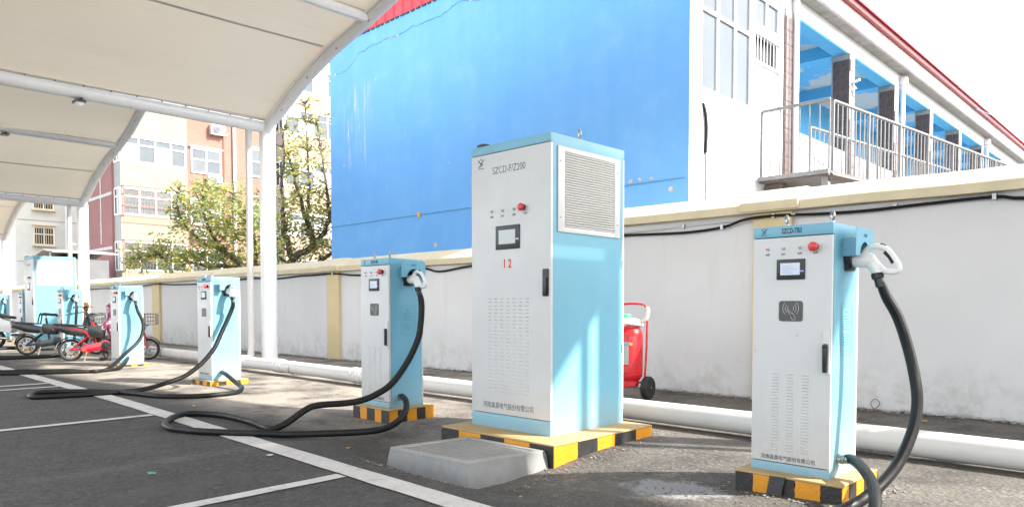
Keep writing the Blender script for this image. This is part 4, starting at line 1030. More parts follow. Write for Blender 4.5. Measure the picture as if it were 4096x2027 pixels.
CB['C4'] = [[0.16,.205,1.0],[0.165,0.23,0.889],[0.239,0.269,0.744],[0.307,0.267,0.617],[0.356,0.218,0.464],[0.403,0.116,0.342],[0.471,-0.028,0.237],[0.562,-0.151,0.148],[0.73,-0.338,0.041],[0.86,-0.469,-0.008],[0.98,-0.65,-0.021],[0.799,-0.766,-0.021],[0.514,-0.862,-0.021],[0.371,-1.079,-0.021],[0.15,-1.385,-0.022],[0.043,-1.658,-0.022],[-0.1,-2.076,-0.022],[-0.02,-2.238,-0.022],[0.179,-2.127,-0.022],[0.40,-1.729,-0.021],[0.62,-1.348,-0.021],[0.9,-0.836,-0.021],[0.9,-0.51,-0.03],[0.786,-0.296,-0.02],[0.57,-0.126,0.032],[0.321,0.001,0.087],[0.052,0.107,0.104],[0.02,0.114,0.09]]
gen = [[0.16,.205,1.0],[.19,.2,.9],[.21,.18,.7],[.22,.16,.45],[.24,.10,.2],[.3,-.1,.02],[.35,-.5,-.03],[.1,-1.1,-.035],[-.5,-1.7,-.035],[-.3,-2.0,-.035],[.3,-1.6,-.035],[.7,-.9,-.035],[.6,-.2,-.02],[.3,.06,.07],[.046,.11,.1],[.02,.114,.09]]
posts = [('C1', (-1.367, 3.716, -.879), 'white and blue charging post nearest the camera at far right'),
         ('C2', (-5.087, 3.717, -.883), 'white and blue charging post just left of the tall cabinet'),
         ('C3', (-8.99, 3.851, -.932), 'white and blue charging post in front of the nearest canopy column'),
         ('C4', (-12.952, 4.018, -.959), 'white and blue charging post standing in front of the red bike'),
         ('C5', (-16.85, 4.17, -.958), 'white and blue charging post right of the distant tall cabinet'),
         ('C6', (-20.75, 4.28, -.96), 'white and blue charging post half hidden behind the distant tall cabinet'),
         ('C7', (-24.6, 4.42, -.97), 'white and blue charging post cut by the left picture edge')]
proto = make_post()
plh = {'C1': (-1.836, -1.274, 3.632, 4.15)}
for i, (k, loc, lab) in enumerate(posts):
    o = proto if i == 0 else None
    if o is None:
        pass
copies = [proto] + [copy_tree(proto) for _ in posts[1:]]
for o, (k, loc, lab) in zip(copies, posts):
    o.location = loc
    tag(o, lab, 'charging post', 'slim charging posts in the row')
    P = spline(CB.get(k, gen), 5)
    P = [Vector((p.x, p.y, max(p.z, gz(loc[0] + p.x, loc[1] + p.y) + .026 - loc[2]))) if not (-.5 < p.x < .0 and -.1 < p.y < .45) else p for p in P]
    MB().tube(P, [.0195 + .0075 * min(1, i / 6, (len(P) - 1 - i) / 6) for i in range(len(P))], 12).build('charging_cable', M['rubber'], o)
    lab2 = {'C1': 'striped plinth under the charging post at far right', 'C2': 'striped plinth under the post left of the tall cabinet', 'C3': 'striped plinth under the post before the canopy column', 'C4': 'striped plinth under the post beside the red bike', 'C5': 'striped plinth behind the red bike rear wheel', 'C6': 'striped plinth under the post behind the far cabinet', 'C7': 'striped plinth under the post at the left edge'}[k]
    a = plh.get(k, (loc[0] - .47, loc[0] + .075, loc[1] - .06, loc[1] + .44))
    plinth(a[0], a[1], a[2], a[3], loc[2] + .0, 5, 5, lab2, i + 11 if False else ord(k[1]))
# black tape-like mortar seam on near plinth front
m = MB()
m.add([(-1.64, 3.628, -.886), (-1.555, 3.626, -.882), (-1.565, 3.62, -.93), (-1.575, 3.612, -1.0), (-1.655, 3.614, -1.0)], [(0, 1, 2, 3, 4)])
sm = m.build('tar_smear', M['black_paint'], smooth=0); tag(sm, 'black tar smear down the front of the far right plinth', 'smear')

# ------------------------------------------------------------------ tall charging cabinets
CW, CD, CH = .803, .863, 2.106
def make_cabinet():
    root = empty('charging_cabinet', (0, 0, 0))
    sec = [(0, 0), (0, .103), (.024, .103), (.024, 2.043), (0, 2.043), (0, CH), (CD, CH), (CD, 2.043), (CD - .022, 2.043), (CD - .022, .103), (CD, .103), (CD, 0)]
    body = MB().prism(sec, 0, -CW, 0).build('cabinet', M['blue'], root, bevel=.003)
    door = MB().box(-CW + .003, .004, -.003, .020, .108, 2.038).build('door', M['panel'], root, bevel=.004)
    MB().box(-CW + .003, -.001, CD - .018, CD + .004, .108, 2.038).build('rear_door', M['panel'], root, bevel=.004)
    slots(door, [-.618 + .0638 * k for k in range(7)], .031, .277, .965, 27)
    logo(door, -.694, -.0035, 1.982, .07)
    text('model_text', 'SZCD-F/Z200', .073, (-.572, -.0035, 1.884), 'front', M['print'], door, .80, bold=-.0006)
    lamps(door, (-.579, -.466, -.349), 1.611, .0125)
    for x, s in ((-.579, '电源'), (-.466, '运行'), (-.349, '故障'), (-.235, '急停')):
        text('lamp_caption', s, .018, (x, -.0035, 1.563), 'front', M['print'], door, .9, 'CENTER')
    stop_button(door, -.254, 1.613, .027)
    hmi(door, -.533, -.289, 1.324, 1.497)
    hd = MB().prism([(-.066, .985), (-.062, .978), (-.018, .978), (-.014, .985), (-.014, 1.16), (-.018, 1.168), (-.062, 1.168), (-.066, 1.16)], 1, -.012, -.0028).build('door_handle', M['blackpl'], door)
    MB().box(-.056, -.024, -.024, -.0122, .985, 1.11).build('lever', M['blackpl'], hd, bevel=.004)
    text('company_name', '河南森源电气股份有限公司', .050, (-.675, -.0035, .152), 'front', M['print'], door, .87)
    # side ventilation panel
    sp = MB(); y0, y1, z0, z1, a0, a1, b0, b1 = .068, .797, 1.427, 2.022, .142, .729, 1.463, 1.988
    sp.box(.001, .010, y0, a0, z0, z1); sp.box(.001, .010, a1, y1, z0, z1); sp.box(.001, .010, a0, a1, z0, b0); sp.box(.001, .010, a0, a1, b1, z1)
    vp = sp.build('vent_panel', M['panel'], root, bevel=.0015)
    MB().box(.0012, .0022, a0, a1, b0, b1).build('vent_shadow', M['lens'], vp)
    n = 30
    sl_ = MB().prism([(.0025, -.0085), (.012, -.0045), (.012, .0015), (.0025, .0075)], 1, a0 + .001, a1 - .001)
    so_ = None
    for k in range(n):
        z = b0 + (b1 - b0) * (k + .5) / n
        if so_ is None: o = sl_.build('vent_slat', M['panel'], vp, smooth=0); so_ = o
        else: o = so_.copy(); COL.objects.link(o); o.parent = vp
        o.location = (0, 0, z)
    for (y, z) in ((.095, 1.92), (.095, 1.53), (.765, 1.92), (.765, 1.53)):
        MB().lathe([(.008, 0), (.008, .004), (.003, .006)], (.010, y, z), (1, 0, 0), 10).build('screw', M['galv'], vp)
    for z in (.55, 1.2):
        MB().tube([(.002, CD - .02, z), (.002, CD - .02, z + .06)], .006, 6).build('hinge', M['galv'], root)
    eyebolt(root, -.03, .35, CH, .034, (.6, .8, 0)).active_material = M['galv']
    MB().lathe([(.06, 0), (.06, .02), (.04, .028), (.0, .03)], (-.72, .06, CH), (0, 0, 1), 18).build('top_cap', M['blackpl'], root)
    return root
cab = make_cabinet(); cab2 = copy_tree(cab)
cab.location = (-3.284, 3.766, -.908); cab2.location = (-19.3, 4.2, -.955)
tag(cab, 'tall white and blue charging cabinet marked 12 in the centre', 'charging cabinet', 'tall charging cabinets')
tag(cab2, 'distant tall white and blue charging cabinet behind the parked bikes', 'charging cabinet', 'tall charging cabinets')
dn = [c for c in cab.children if c.name.startswith('door')][0]
text('cabinet_number', '1 2', .088, (-.464, -.0035, 1.190), 'front', M['redprint'], dn, .8, bold=.0022)
plinth(-4.195, -3.061, 3.545, 4.70, -.908, 5, 5, 'broad striped plinth under the tall cabinet marked 12', 31)
plinth(-20.2, -19.08, 3.98, 5.3, -.955, 5, 5, 'broad striped plinth under the distant tall cabinet', 32)

# concrete pad with manhole-like lid in front of the tall cabinet
cs = empty('concrete_pad', (-3.5, 3.15, -1.08), label='low grey concrete pad with a rimmed lid before the tall cabinet', cat='concrete pad')
zt = -.960; V0 = [(-3.965, 2.893), (-3.226, 2.938), (-3.128, 3.54), (-3.88, 3.54)]; V1 = [(-3.985, 2.865), (-3.206, 2.91), (-3.10, 3.54), (-3.90, 3.54)]
O2 = Vector(cs.location); vv = []
N = 6
for j in range(4):
    a0, a1 = Vector(V0[j]), Vector(V0[(j + 1) % 4]); b0, b1 = Vector(V1[j]), Vector(V1[(j + 1) % 4])
    for k in range(N):
        t = k / N; p = a0.lerp(a1, t); q = b0.lerp(b1, t)
        vv.append((p, q))
m = MB(); n = len(vv)
for p, q in vv:
    m.v.append((p.x - O2.x + random.gauss(0, .003), p.y - O2.y + random.gauss(0, .003), zt - O2.z + random.gauss(0, .002)))
for p, q in vv:
    m.v.append((q.x - O2.x + random.gauss(0, .006), q.y - O2.y + random.gauss(0, .006), gz(q.x, q.y) - .03 - O2.z))
m.f.append(list(range(n))); m.m.append(0)
for i in range(n): m.f.append([i, (i + 1) % n, n + (i + 1) % n, n + i]); m.m.append(0)
m.build('pad', M['concrete'], cs, bevel=.006)
c_ = Vector((sum(p[0] for p in V0) / 4, sum(p[1] for p in V0) / 4))
I = [c_ + (Vector(p) - c_) * .84 for p in V0]
m = MB().prism([(p.x - O2.x, p.y - O2.y) for p in I], 2, zt - O2.z - .002, zt - O2.z + .003); m.build('lid', M['concrete'], cs)
for j in range(4):
    q_ = [Vector(V0[j]).lerp(c_, .012), Vector(V0[(j + 1) % 4]).lerp(c_, .012), I[(j + 1) % 4].lerp(c_, -.02), I[j].lerp(c_, -.02)]
    MB().prism([(p.x - O2.x, p.y - O2.y) for p in q_], 2, zt - O2.z - .004, zt - O2.z + .010 + .0006 * j).build('rim', M['concrete_lt'], cs, bevel=.002)
m = MB()
for k in range(9):
    t = (k + 1) / 10; a = I[0].lerp(I[3], t); b = I[1].lerp(I[2], t)
    m.tube([(a.x - O2.x + .03, a.y - O2.y, zt - O2.z + .004), (b.x - O2.x - .03, b.y - O2.y, zt - O2.z + .004)], .0022, 4)
m.build('trowel_marks', M['concrete_lt'], cs)

# ------------------------------------------------------------------ wheeled fire extinguisher
fe = empty('fire_extinguisher', (-4.47, 6.42, gz(-4.47, 6.42)), rz=R(8), label='red wheeled fire extinguisher behind the tall cabinet by the wall', cat='fire extinguisher')
t = MB().lathe([(.0, .135), (.09, .14), (.10, .15), (.10, .20), (.115, .215), (.135, .25), (.14, .30), (.14, .66), (.135, .71), (.115, .755), (.075, .785), (.035, .80), (.035, .83)], (0, 0, 0), (0, 0, 1), 28).build('tank', M['ext_red'], fe)
MB().torus((0, 0, .69), (0, 0, 1), .140, .004, 28, 6).build('weld_seam', M['ext_red'], t); MB().torus((0, 0, .27), (0, 0, 1), .138, .004, 28, 6).build('weld_seam', M['ext_red'], t)
def arcp(r, a0, a1, z, n=8): return [(r * math.cos(R(a0 + (a1 - a0) * k / n)), r * math.sin(R(a0 + (a1 - a0) * k / n)), z) for k in range(n + 1)]
def curved(a0, a1, z0, z1, r):
    m = MB(); A = arcp(r, a0, a1, z0); B = arcp(r, a0, a1, z1); m.add(A + B, [(i, i + 1, i + 10, i + 9) for i in range(8)]); return m
curved(-125, -68, .38, .62, .1408).build('label_plate', M['screen'], t)
curved(-92, -68, .575, .605, .1412).build('label_band', M['printbl2'], t)
curved(-66, -52, .585, .612, .1412).build('label_tag', M['orange'], t)
fr_ = MB().tube(spline([(.15, .05, .18), (.17, .05, .5), (.175, .05, .78), (.18, .05, .93), (.15, .05, 1.0), (.07, .05, 1.02), (-.07, .05, 1.02), (-.15, .05, 1.0), (-.18, .05, .93), (-.175, .05, .78), (-.17, .05, .5), (-.15, .05, .18)], 4), .012, 8)
fr_.tube([(-.15, .05, .18), (.15, .05, .18)], .012, 8).tube(spline([(.1, -.02, .18), (-.02, -.14, .12), (-.05, -.18, .01)], 3), .012, 8).tube(spline([(-.1, -.02, .18), (-.12, -.14, .12), (-.12, -.18, .01)], 3), .012, 8)
fr_.build('frame', M['ext_red'], fe)
for s in (-1, 1):
    w = empty('wheel', (s * .19, .05, .125)); w.parent = fe
    MB().lathe([(.085, -.035), (.115, -.035), (.125, -.02), (.125, .02), (.115, .035), (.085, .035)], (0, 0, 0), (1, 0, 0), 28).build('tyre', M['tyre'], w)
    m = MB().lathe([(.03, -.03), (.03, .03)], (0, 0, 0), (1, 0, 0), 12)
    for k in range(5):
        a = k * 1.2566; m.tube([(0, .02 * math.cos(a), .02 * math.sin(a)), (0, .09 * math.cos(a), .09 * math.sin(a))], .014, 6)
    m.build('rim', M['print'], w); MB().lathe([(.014, .03), (.014, .042), (.006, .046)], (0, 0, 0), (s, 0, 0), 8).build('hub', M['chrome'], w)
M['hosec'] = pm('cream_hose', (.72, .68, .60), .7, .08, 20); M['valve'] = pm('green_valve', (.10, .55, .22), .4, .1, 20)
m = MB()
for k in range(3): m.torus((0, 0, .80 + .02 * k), (0, .12, 1), .13 - .008 * k, .018, 24, 8)
m.tube(spline([(.13, 0, .83), (.19, .0, .86), (.2, .02, .93), (.185, .04, .98)], 4), .02, 8); m.build('hose', M['hosec'], fe)
MB().lathe([(.03, 0), (.05, .01), (.05, .05), (.04, .06), (.02, .065)], (-.03, -.02, .85), (0, 0, 1), 16).build('valve', M['valve'], fe)

# ------------------------------------------------------------------ two-wheelers
def wheel(parent, x, r, spokes=10, tr=.025, disc=False, name='wheel'):
    w = empty(name, (x, 0, r)); w.parent = parent
    MB().torus((0, 0, 0), (0, 1, 0), r - tr, tr, 28, 8).build('tyre', M['tyre'], w)
    m = MB().torus((0, 0, 0), (0, 1, 0), r - tr * 2, .012, 28, 6).lathe([(.05, -.045), (.055, -.02), (.055, .02), (.05, .045)], (0, 0, 0), (0, 1, 0), 16)
    for k in range(spokes):
        a = 6.283 * k / spokes; m.tube([(.04 * math.cos(a), 0, .04 * math.sin(a)), ((r - tr * 2) * math.cos(a), 0, (r - tr * 2) * math.sin(a))], [.013, .007], 5)
    m.build('rim', M['chrome'], w)
    if disc: MB().lathe([(.075, -.04), (.085, 0), (.075, .04)], (0, 0, 0), (0, 1, 0), 18).build('hub_motor', M['galv'], w)
    return w
M['bikered'] = pm('bike_red', (.34, .010, .02), .22, .06, 6, coat=.5); M['bikeblack'] = pm('bike_black', (.016, .016, .017), .3, .2, 6, coat=.3)
M['seatblk'] = pm('seat_vinyl', (.022, .022, .022), .45, .25, 12); M['seatwh'] = pm('seat_light', (.62, .60, .58), .5, .1, 12); M['amber'] = pm('amber_reflector', (.80, .35, .02), .3, .1, 20)
def ebike(loc, ang, col, label, tail='long', light_saddle=True):
    b = empty('electric_bike', loc, rz=ang, label=label, cat='electric bike'); r = .205; WB = 1.28
    wheel(b, 0, r, 12, .026, True, 'rear_wheel'); wheel(b, WB, r, 6, .026, False, 'front_wheel')
    # frame: down tube, head tube, fork, rear stays
    f_ = MB().tube(spline([(WB - .17, 0, .80), (WB - .22, 0, .55), (WB - .34, 0, .32), (WB - .55, 0, .255), (.34, 0, .26), (.22, 0, .30)], 5), .032, 10)
    f_.tube([(.42, 0, .26), (.38, 0, .62), (.36, 0, .76)], .022, 10).tube([(.36, .06, .50), (0, .075, r)], .014, 8).tube([(.36, -.06, .50), (0, -.075, r)], .014, 8)
    f_.tube([(.40, .05, .27), (0, .07, r)], .016, 8).tube([(.40, -.05, .27), (0, -.07, r)], .016, 8)
    f_.build('frame', M[col], b)
    MB().tube([(WB - .155, 0, .86), (WB - .10, 0, .55)], .026, 10).tube(spline([(WB - .10, .055, .58), (WB - .04, .06, .4), (WB, .06, r)], 3), .017, 8).tube(spline([(WB - .10, -.055, .58), (WB - .04, -.06, .4), (WB, -.06, r)], 3), .017, 8).box(WB - .13, WB - .08, -.06, .06, .56, .60).build('fork', M[col], b)
    hb = MB().tube(spline([(WB - .30, -.30, .98), (WB - .20, -.22, 1.0), (WB - .16, -.06, .93), (WB - .16, .06, .93), (WB - .20, .22, 1.0), (WB - .30, .30, .98)], 4), .011, 8).tube([(WB - .155, 0, .86), (WB - .165, 0, .94)], .018, 8).build('handlebar', M['blackpl'], b)
    MB().tube([(WB - .32, -.31, .978), (WB - .23, -.245, .997)], .017, 8).tube([(WB - .32, .31, .978), (WB - .23, .245, .997)], .017, 8).build('grips', M['rubber'], hb)
    # chain guard / drive cover
    g = MB().prism([(.18, .215), (.20, .17), (.25, .155), (.52, .205), (.60, .19), (.67, .22), (.69, .29), (.66, .36), (.59, .385), (.51, .355), (.26, .285), (.20, .265)], 1, -.105, -.08).build('chain_cover', M[col], b, bevel=.006)
    for pr_, cc_ in (([(.042, 0), (.042, .01), (.015, .012)], (.245, -.106, .22)), ([(.075, 0), (.075, .006), (.05, .01)], (.60, -.106, .29))): MB().lathe(pr_, cc_, (0, -1, 0), 18).build('cover_disc', M['blackpl'] if col == 'bikeblack' or cc_[0] > .3 else M['redprint'], g)
    MB().tube([(.60, -.12, .29), (.60, -.15, .29), (.70, -.15, .22)], .009, 6).box(.66, .76, -.23, -.15, .205, .228).tube([(.60, .08, .29), (.60, .13, .29), (.50, .13, .36)], .009, 6).box(.45, .55, .13, .21, .35, .372).build('pedals', M['blackpl'], b)
    # fenders
    for cx, a0, a1, nm in ((0, 25, 175, 'rear_fender'), (WB, 20, 160, 'front_fender')):
        m = MB(); n = 14
        for k in range(n + 1):
            a = R(a0 + (a1 - a0) * k / n); rr = r + .03
            for yy, dr in ((-.045, -.012), (-.02, .004), (.02, .004), (.045, -.012)): m.v.append((cx + (rr + dr) * math.cos(a), yy, r + (rr + dr) * math.sin(a)))
        for k in range(n):
            for j in range(3): m.f.append([k * 4 + j, k * 4 + 4 + j, k * 4 + 5 + j, k * 4 + 1 + j]); m.m.append(0)
        m.build(nm, M['bikeblack'], b)
    # tail box with pillion seat
    tb = MB().prism([(-.27, .645), (-.20, .56), (.02, .475), (.20, .45), (.33, .47), (.31, .58), (.10, .63), (-.12, .655)], 1, -.095, .095).build('tail_fairing', M['bikeblack'], b, bevel=.02)
    MB().prism([(-.10, .60), (.12, .585), (.25, .535), (.33, .43), (.345, .45), (.27, .56), (.13, .61), (-.08, .622)], 1, -.1005, -.0955).build('side_stripe', M[col if col == 'bikered' else 'print'], tb)
    MB().prism([(-.26, .665), (-.24, .695), (0, .678), (.22, .655), (.27, .635), (.1, .635)], 1, -.10, .10).build('pillion_seat', M['seatblk'], b, bevel=.018)
    MB().tube(spline([(.23, -.07, .64), (.26, -.07, .80), (.265, 0, .86), (.26, .07, .80), (.23, .07, .64)], 4), .014, 8).build('backrest_hoop', M['blackpl'], b)
    MB().box(-.27, -.245, -.05, .05, .56, .60).build('tail_lamp', M['red'], b, bevel=.006); MB().box(-.03, .03, -.106, -.1015, .46, .475).build('reflector', M['amber'], b)
    MB().prism([(.31, .44), (.55, .42), (.57, .60), (.54, .64), (.33, .65), (.30, .60)], 1, -.085, .085).build('battery_box', M['bikeblack'], b, bevel=.015)
    sd = MB(); n = 9
    prof = [(.29, .09, .0), (.33, .115, .012), (.40, .11, .004), (.47, .075, -.004), (.53, .045, -.006), (.57, .03, -.02)]
    for (x, hw, dz) in prof:
        for (yy, zz) in ((-1, -.02), (-.8, .02), (-.3, .034), (.3, .034), (.8, .02), (1, -.02)): sd.v.append((x, yy * hw, .83 + dz + zz))
    for i in range(len(prof) - 1):
        for j in range(6): sd.f.append([i * 6 + j, i * 6 + 6 + j, i * 6 + 6 + (j + 1) % 6, i * 6 + (j + 1) % 6]); sd.m.append(0)
    sd.f += [list(range(6)), list(range(30, 36))]; sd.m += [0, 0]
    s_ = sd.build('saddle', M['seatblk'], b, smooth=60)
    if light_saddle: MB().add([(.30, -.07, .868), (.40, -.08, .872), (.5, -.04, .861), (.5, .04, .861), (.40, .08, .872), (.30, .07, .868)], [(0, 1, 2, 3, 4, 5)]).build('saddle_top', M['seatwh'], s_)
    MB().tube([(.36, 0, .76), (.355, 0, .82)], .014, 8).torus((.35, .03, .78), (0, 1, 0), .022, .006, 10, 5).build('seat_post', M['chrome'], b)
    # front basket
    k_ = MB(); bx0, bx1, by, z0, z1 = WB - .06, WB + .16, .13, .66, .86
    for z in (z0, (z0 + z1) / 2 - .03, z0 + .14, z1): k_.tube([(bx0, -by, z), (bx1, -by, z), (bx1, by, z), (bx0, by, z)], .007 if z < z1 else .012, 5, 0, True)
    for q in range(6):
        t = q / 5; x = bx0 + (bx1 - bx0) * t; y = -by + 2 * by * t
        for p in ((x, -by), (x, by), (bx0, y), (bx1, y)): k_.tube([(p[0], p[1], z0), (p[0], p[1], z1)], .005, 4)
        k_.tube([(x, -by, z0), (x, by, z0)], .005, 4)
    k_.build('front_basket', M['chrome'], b); MB().tube([(WB - .13, 0, .66), (WB + .02, 0, .65)], .014, 6).build('basket_bracket', M['blackpl'], b)
    MB().lathe([(.03, 0), (.05, .03), (.05, .05), (.03, .055)], (WB - .08, 0, .62), (1, 0, -.1), 14).build('headlamp', M['lens'], b)
    MB().tube([(.30, -.06, .26), (.26, -.17, .005)], .011, 6).build('kickstand', M['galv'], b)
    return b
def heading(a, c): return math.atan2(c[1] - a[1], c[0] - a[0])
hr = heading((-14.9, 3.80), (-14.26, 4.92))
ebike((-14.9, 3.80, gz(-14.9, 3.8)), hr, 'bikered', 'red electric bike with black seat parked behind the fourth charging post')
ebike((-17.45, 3.66, gz(-17.45, 3.66)), R(58), 'bikeblack', 'black electric bike parked left of the red bike', light_saddle=False)

def scooter(loc, ang, label):
    s = empty('motor_scooter', loc, rz=ang, label=label, cat='scooter'); M_ = M['seatwh']
    wheel(s, 0, .23, 5, .045, False, 'rear_wheel'); wheel(s, 1.25, .23, 5, .045, False, 'front_wheel')
    MB().prism([(-.32, .72), (-.1, .62), (.1, .42), (.40, .36), (.45, .50), (.40, .66), (.10, .76), (-.26, .80)], 1, -.15, .15).build('rear_body', M['whitegloss'], s, bevel=.04)
    MB().prism([(.40, .30), (.85, .28), (.86, .34), (.42, .36)], 1, -.15, .15).build('footboard', M['blackpl'], s, bevel=.02)
    MB().prism([(.85, .28), (1.0, .32), (1.12, .62), (1.08, .95), (.98, .96), (1.0, .6), (.86, .36)], 1, -.17, .17).build('leg_shield', M['whitegloss'], s, bevel=.03)
    MB().prism([(.95, .95), (1.14, .92), (1.18, 1.02), (1.06, 1.12), (.95, 1.08)], 1, -.12, .12).build('headlamp_cowl', M['bikeblack'], s, bevel=.03)
    MB().prism([(-.25, .80), (-.22, .86), (.1, .84), (.42, .76), (.42, .70), (.1, .765)], 1, -.13, .13).build('seat', M['seatblk'], s, bevel=.025)
    MB().tube(spline([(.86, -.34, 1.08), (.98, -.2, 1.1), (1.02, 0, 1.06), (.98, .2, 1.1), (.86, .34, 1.08)], 4), .013, 8).build('handlebar', M['blackpl'], s)
    for q in (-1, 1):
        mr = MB().tube([(.95, q * .24, 1.1), (.98, q * .30, 1.26)], .007, 6).build('mirror', M['chrome'], s)
        MB().lathe([(.01, -.012), (.055, -.01), (.06, .0), (.055, .006)], (.98, q * .33, 1.29), (-1, 0, .15), 16).build('mirror_head', M['seatwh'], mr)
    MB().tube([(.35, -.15, .24), (-.25, -.17, .30)], [.035, .05], 12).build('exhaust', M['chrome'], s)
    MB().tube([(1.05, .06, .62), (1.25, .07, .23)], .022, 8).tube([(1.05, -.06, .62), (1.25, -.07, .23)], .022, 8).build('fork', M['galv'], s)
    MB().prism([(1.0, .46), (1.25, .50), (1.46, .40), (1.44, .36), (1.25, .465), (1.02, .42)], 1, -.06, .06).build('front_fender', M['whitegloss'], s, bevel=.015)
    MB().box(-.345, -.31, -.06, .06, .70, .76).build('tail_lamp', M['red'], s, bevel=.008)
    MB().tube([(.4, .1, .3), (.33, .22, .01)], .012, 6).build('kickstand', M['galv'], s)
M['whitegloss'] = pm('scooter_white', (.74, .74, .74), .2, .03, 5, coat=.5)
scooter((-20.9, 3.75, gz(-20.9, 3.75)), R(52), 'white motor scooter at the far left edge behind the bikes')

# ------------------------------------------------------------------ two people crouching behind the posts
def person(loc, ang, mats, label, hat):
    """crouching figure: one skinned body, clothing colours by height, head with face, five-fingered hands"""
    p = empty('person', loc, rz=ang, label=label, cat='person')
    V = []; E = []; Rd = []
    def j(x, y, z, r, par=None):
        V.append((x, y, z)); Rd.append(r); i = len(V) - 1
        if par is not None: E.append((par, i))
        return i
    pel = j(-.12, 0, .30, .155); sp = j(-.08, 0, .46, .15, pel); ch = j(.0, 0, .64, .15, sp); nk = j(.05, 0, .78, .06, ch); hd = j(.08, 0, .86, .075, nk); tp = j(.085, 0, .95, .085, hd); j(.08, 0, 1.02, .06, tp)
    for s in (-1, 1):
        h = j(-.08, s * .10, .27, .10, pel); k = j(.28, s * .17, .40, .075, h); a = j(.06, s * .15, .08, .05, k); f = j(.10, s * .15, .035, .035, a); j(.24, s * .16, .03, .03, f)
        sh = j(.0, s * .17, .68, .07, ch); el = j(.16, s * .24, .50, .048, sh); wr = j(.36, s * .16, .44, .03, el); pm_ = j(.43, s * .14, .43, .032, wr)
        for q, (dy, L) in enumerate(((-.03, .07), (-.01, .085), (.01, .08), (.03, .06))):
            b = j(.46, s * .14 + dy, .425, .0105, pm_); c = j(.46 + L * .6, s * .14 + dy, .415, .0095, b); j(.46 + L * .8, s * .14 + dy, .39, .008, c)
        t = j(.42, s * .14 - s * .035, .435, .012, pm_); j(.45, s * .14 - s * .06, .42, .010, t)
    me = bpy.data.meshes.new('body'); me.from_pydata(V, E, [])
    o = bpy.data.objects.new('body', me); COL.objects.link(o); o.parent = p
    md = o.modifiers.new('skin', 'SKIN'); md.use_smooth_shade = True
    for i, sv in enumerate(me.skin_vertices[0].data): sv.radius = (Rd[i], Rd[i]); sv.use_root = (i == 0)
    o.modifiers.new('sub', 'SUBSURF').levels = 2; o.modifiers['sub'].render_levels = 2
    me.materials.append(mats[0])
    head = Vector((.085, 0, .94))
    MB().lathe([(.012, 0), (.016, .02), (.006, .035)], head + Vector((.075, 0, -.02)), (1, 0, -.3), 8).build('nose', M['skin'], p)
    MB().lathe([(.008, 0), (.008, .008)], head + Vector((.078, .03, .02)), (1, 0, 0), 8).lathe([(.008, 0), (.008, .008)], head + Vector((.078, -.03, .02)), (1, 0, 0), 8).build('eyes', M['blackpl'], p)
    MB().box(head.x + .07, head.x + .082, -.02, .02, head.z - .06, head.z - .052).build('mouth', M['redprint'], p)
    if hat == 'scarf':
        MB().lathe([(.155, -.24), (.14, -.20), (.105, -.14), (.105, -.06), (.118, .02), (.105, .08), (.06, .125), (.0, .14)], head + Vector((-.022, 0, 0)), (.12, 0, 1), 22).build('headscarf', mats[1], p, smooth=70)
    else:
        MB().lathe([(.0, .12), (.07, .11), (.095, .07), (.10, .03), (.20, .0), (.205, -.008), (.09, .01)], head + Vector((-.005, 0, .05)), (0, 0, 1), 24).build('straw_hat', mats[1], p, smooth=50)
    return p
M['skin'] = pm('skin', (.48, .30, .21), .5, .08, 12)
def cloth(name, a, b, sc, split, low):
    t = NT(name); P = t.sep()
    f = t.ramp(t.vor(sc, out='Color'), [(.60, 0), (.68, 1)])
    c = t.mix(f, a, b); c = t.mix(t.ramp(P[2], [(split, 1), (split + .02, 0)]), c, low)
    xm = t.ramp(P[0], [(.385, 0), (.39, 1)]); c = t.mix(xm, c, (.48, .30, .21))
    c = t.mix(t.ramp(P[2], [(.775, 0), (.785, 1)]), c, (.48, .30, .21))
    t.col(c); t.rough(.85); return t.m
M['floral'] = cloth('floral_jacket', (.20, .03, .08), (.55, .42, .42), 26, .40, (.05, .035, .035))
def scarfm():
    t = NT('scarf_cloth'); t.col(t.mix(t.ramp(t.vor(24, out='Color'), [(.5, 0), (.62, 1)]), (.24, .03, .10), (.62, .35, .42))); t.rough(.85); return t.m
M['scarf'] = scarfm(); M['straw'] = pm('straw', (.50, .24, .09), .8, .2, 30, bump=.3, bsc=80)
M['greyjacket'] = cloth('grey_jacket', (.14, .14, .15), (.16, .16, .17), 40, .40, (.06, .06, .07))
person((-14.6, 4.47, gz(-14.6, 4.47)), R(200), [M['floral'], M['scarf']], 'person in a maroon floral jacket and headscarf crouching behind the red bike', 'scarf')
person((-18.55, 5.0, gz(-18.55, 5.0)), R(150), [M['greyjacket'], M['straw']], 'person in a brown straw hat half hidden behind a far post', 'hat')

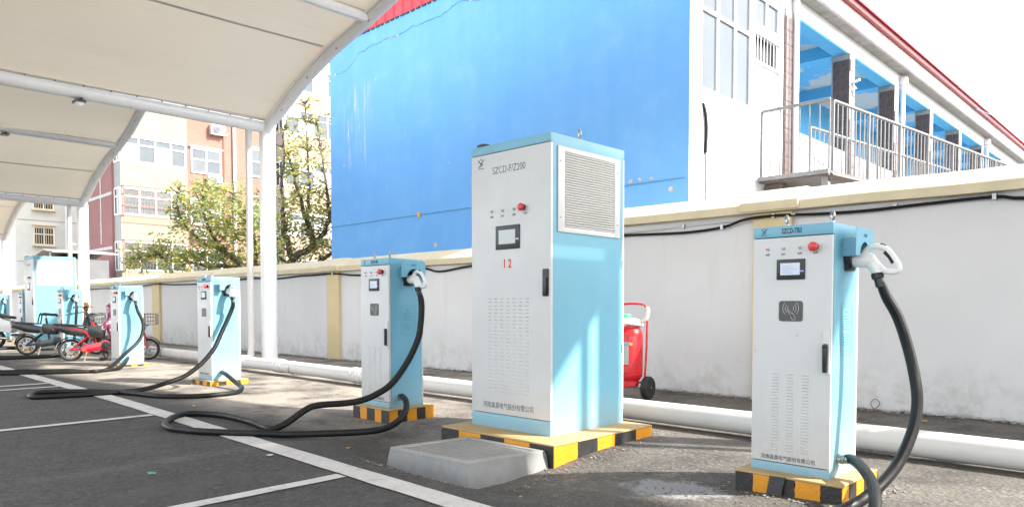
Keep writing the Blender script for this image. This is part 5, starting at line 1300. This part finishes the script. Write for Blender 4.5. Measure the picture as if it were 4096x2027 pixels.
# ------------------------------------------------------------------ litter
def scrap(name, x, y, r, mat, label, cat, asp=.45, seed=0):
    rd = random.Random(seed); n = 9; z = gz(x, y) + .005
    o = MB().add([(r * rd.uniform(.7, 1.1) * math.cos(6.283 * i / n), asp * r * rd.uniform(.7, 1.1) * math.sin(6.283 * i / n), rd.uniform(.001, .014)) for i in range(n)] + [(0, 0, .012)], [(i, (i + 1) % n, n) for i in range(n)]).build(name, mat, smooth=0)
    o.location = (x, y, z); o.rotation_euler.z = rd.uniform(0, 3.1); tag(o, label, cat)
M['leafdry'] = pm('dry_leaf', (.42, .22, .07), .7, .2, 30); M['paper'] = pm('paper', (.72, .72, .70), .8, .05, 20); M['teal'] = pm('teal_plastic', (.02, .30, .22), .4, .1, 20)
scrap('plastic_scrap', -4.47, 1.55, .035, M['teal'], 'small green plastic scrap on the dark asphalt', 'litter', .25, 1)
scrap('dry_leaf', -3.95, .95, .05, M['leafdry'], 'yellowed dry leaf on the asphalt at lower left', 'leaf', .4, 2)
scrap('paper_scrap', -4.45, 2.28, .035, M['paper'], 'small white paper scrap beside the long white line', 'litter', .5, 3)
scrap('dry_leaf', -4.55, 2.95, .04, M['leafdry'], 'orange dry leaf between the white line and the looped cable', 'leaf', .4, 4)
scrap('dry_leaf', -7.2, 2.9, .045, M['leafdry'], 'orange dry leaf beside the third post cable', 'leaf', .4, 5)
scrap('paper_scrap', -2.6, 6.75, .05, M['paper'], 'crumpled white paper by the wall behind the right post', 'litter', .5, 6)
scrap('dry_leaf', -1.75, 6.9, .045, M['leafdry'], 'brown dry leaf near the wall foot at right', 'leaf', .4, 7)
scrap('dry_leaf', -2.75, 2.9, .03, M['leafdry'], 'small orange leaf in front of the concrete pad', 'leaf', .4, 8)
scrap('dry_leaf', -6.0, 3.3, .035, M['leafdry'], 'small tan leaf on the sunlit ground left of the second post', 'leaf', .4, 9)
wl = MB().tube(spline([(0, 0, .002), (.05, .02, .03), (.10, .0, .09), (.06, -.01, .13), (.02, .0, .08), (.06, .01, .02), (.13, .03, .004)], 4), .004, 5).build('wire_loop', M['rust']); wl.location = (-2.3, 7.2, gz(-2.3, 7.2)); tag(wl, 'thin rusty wire loop lying at the wall foot', 'wire')
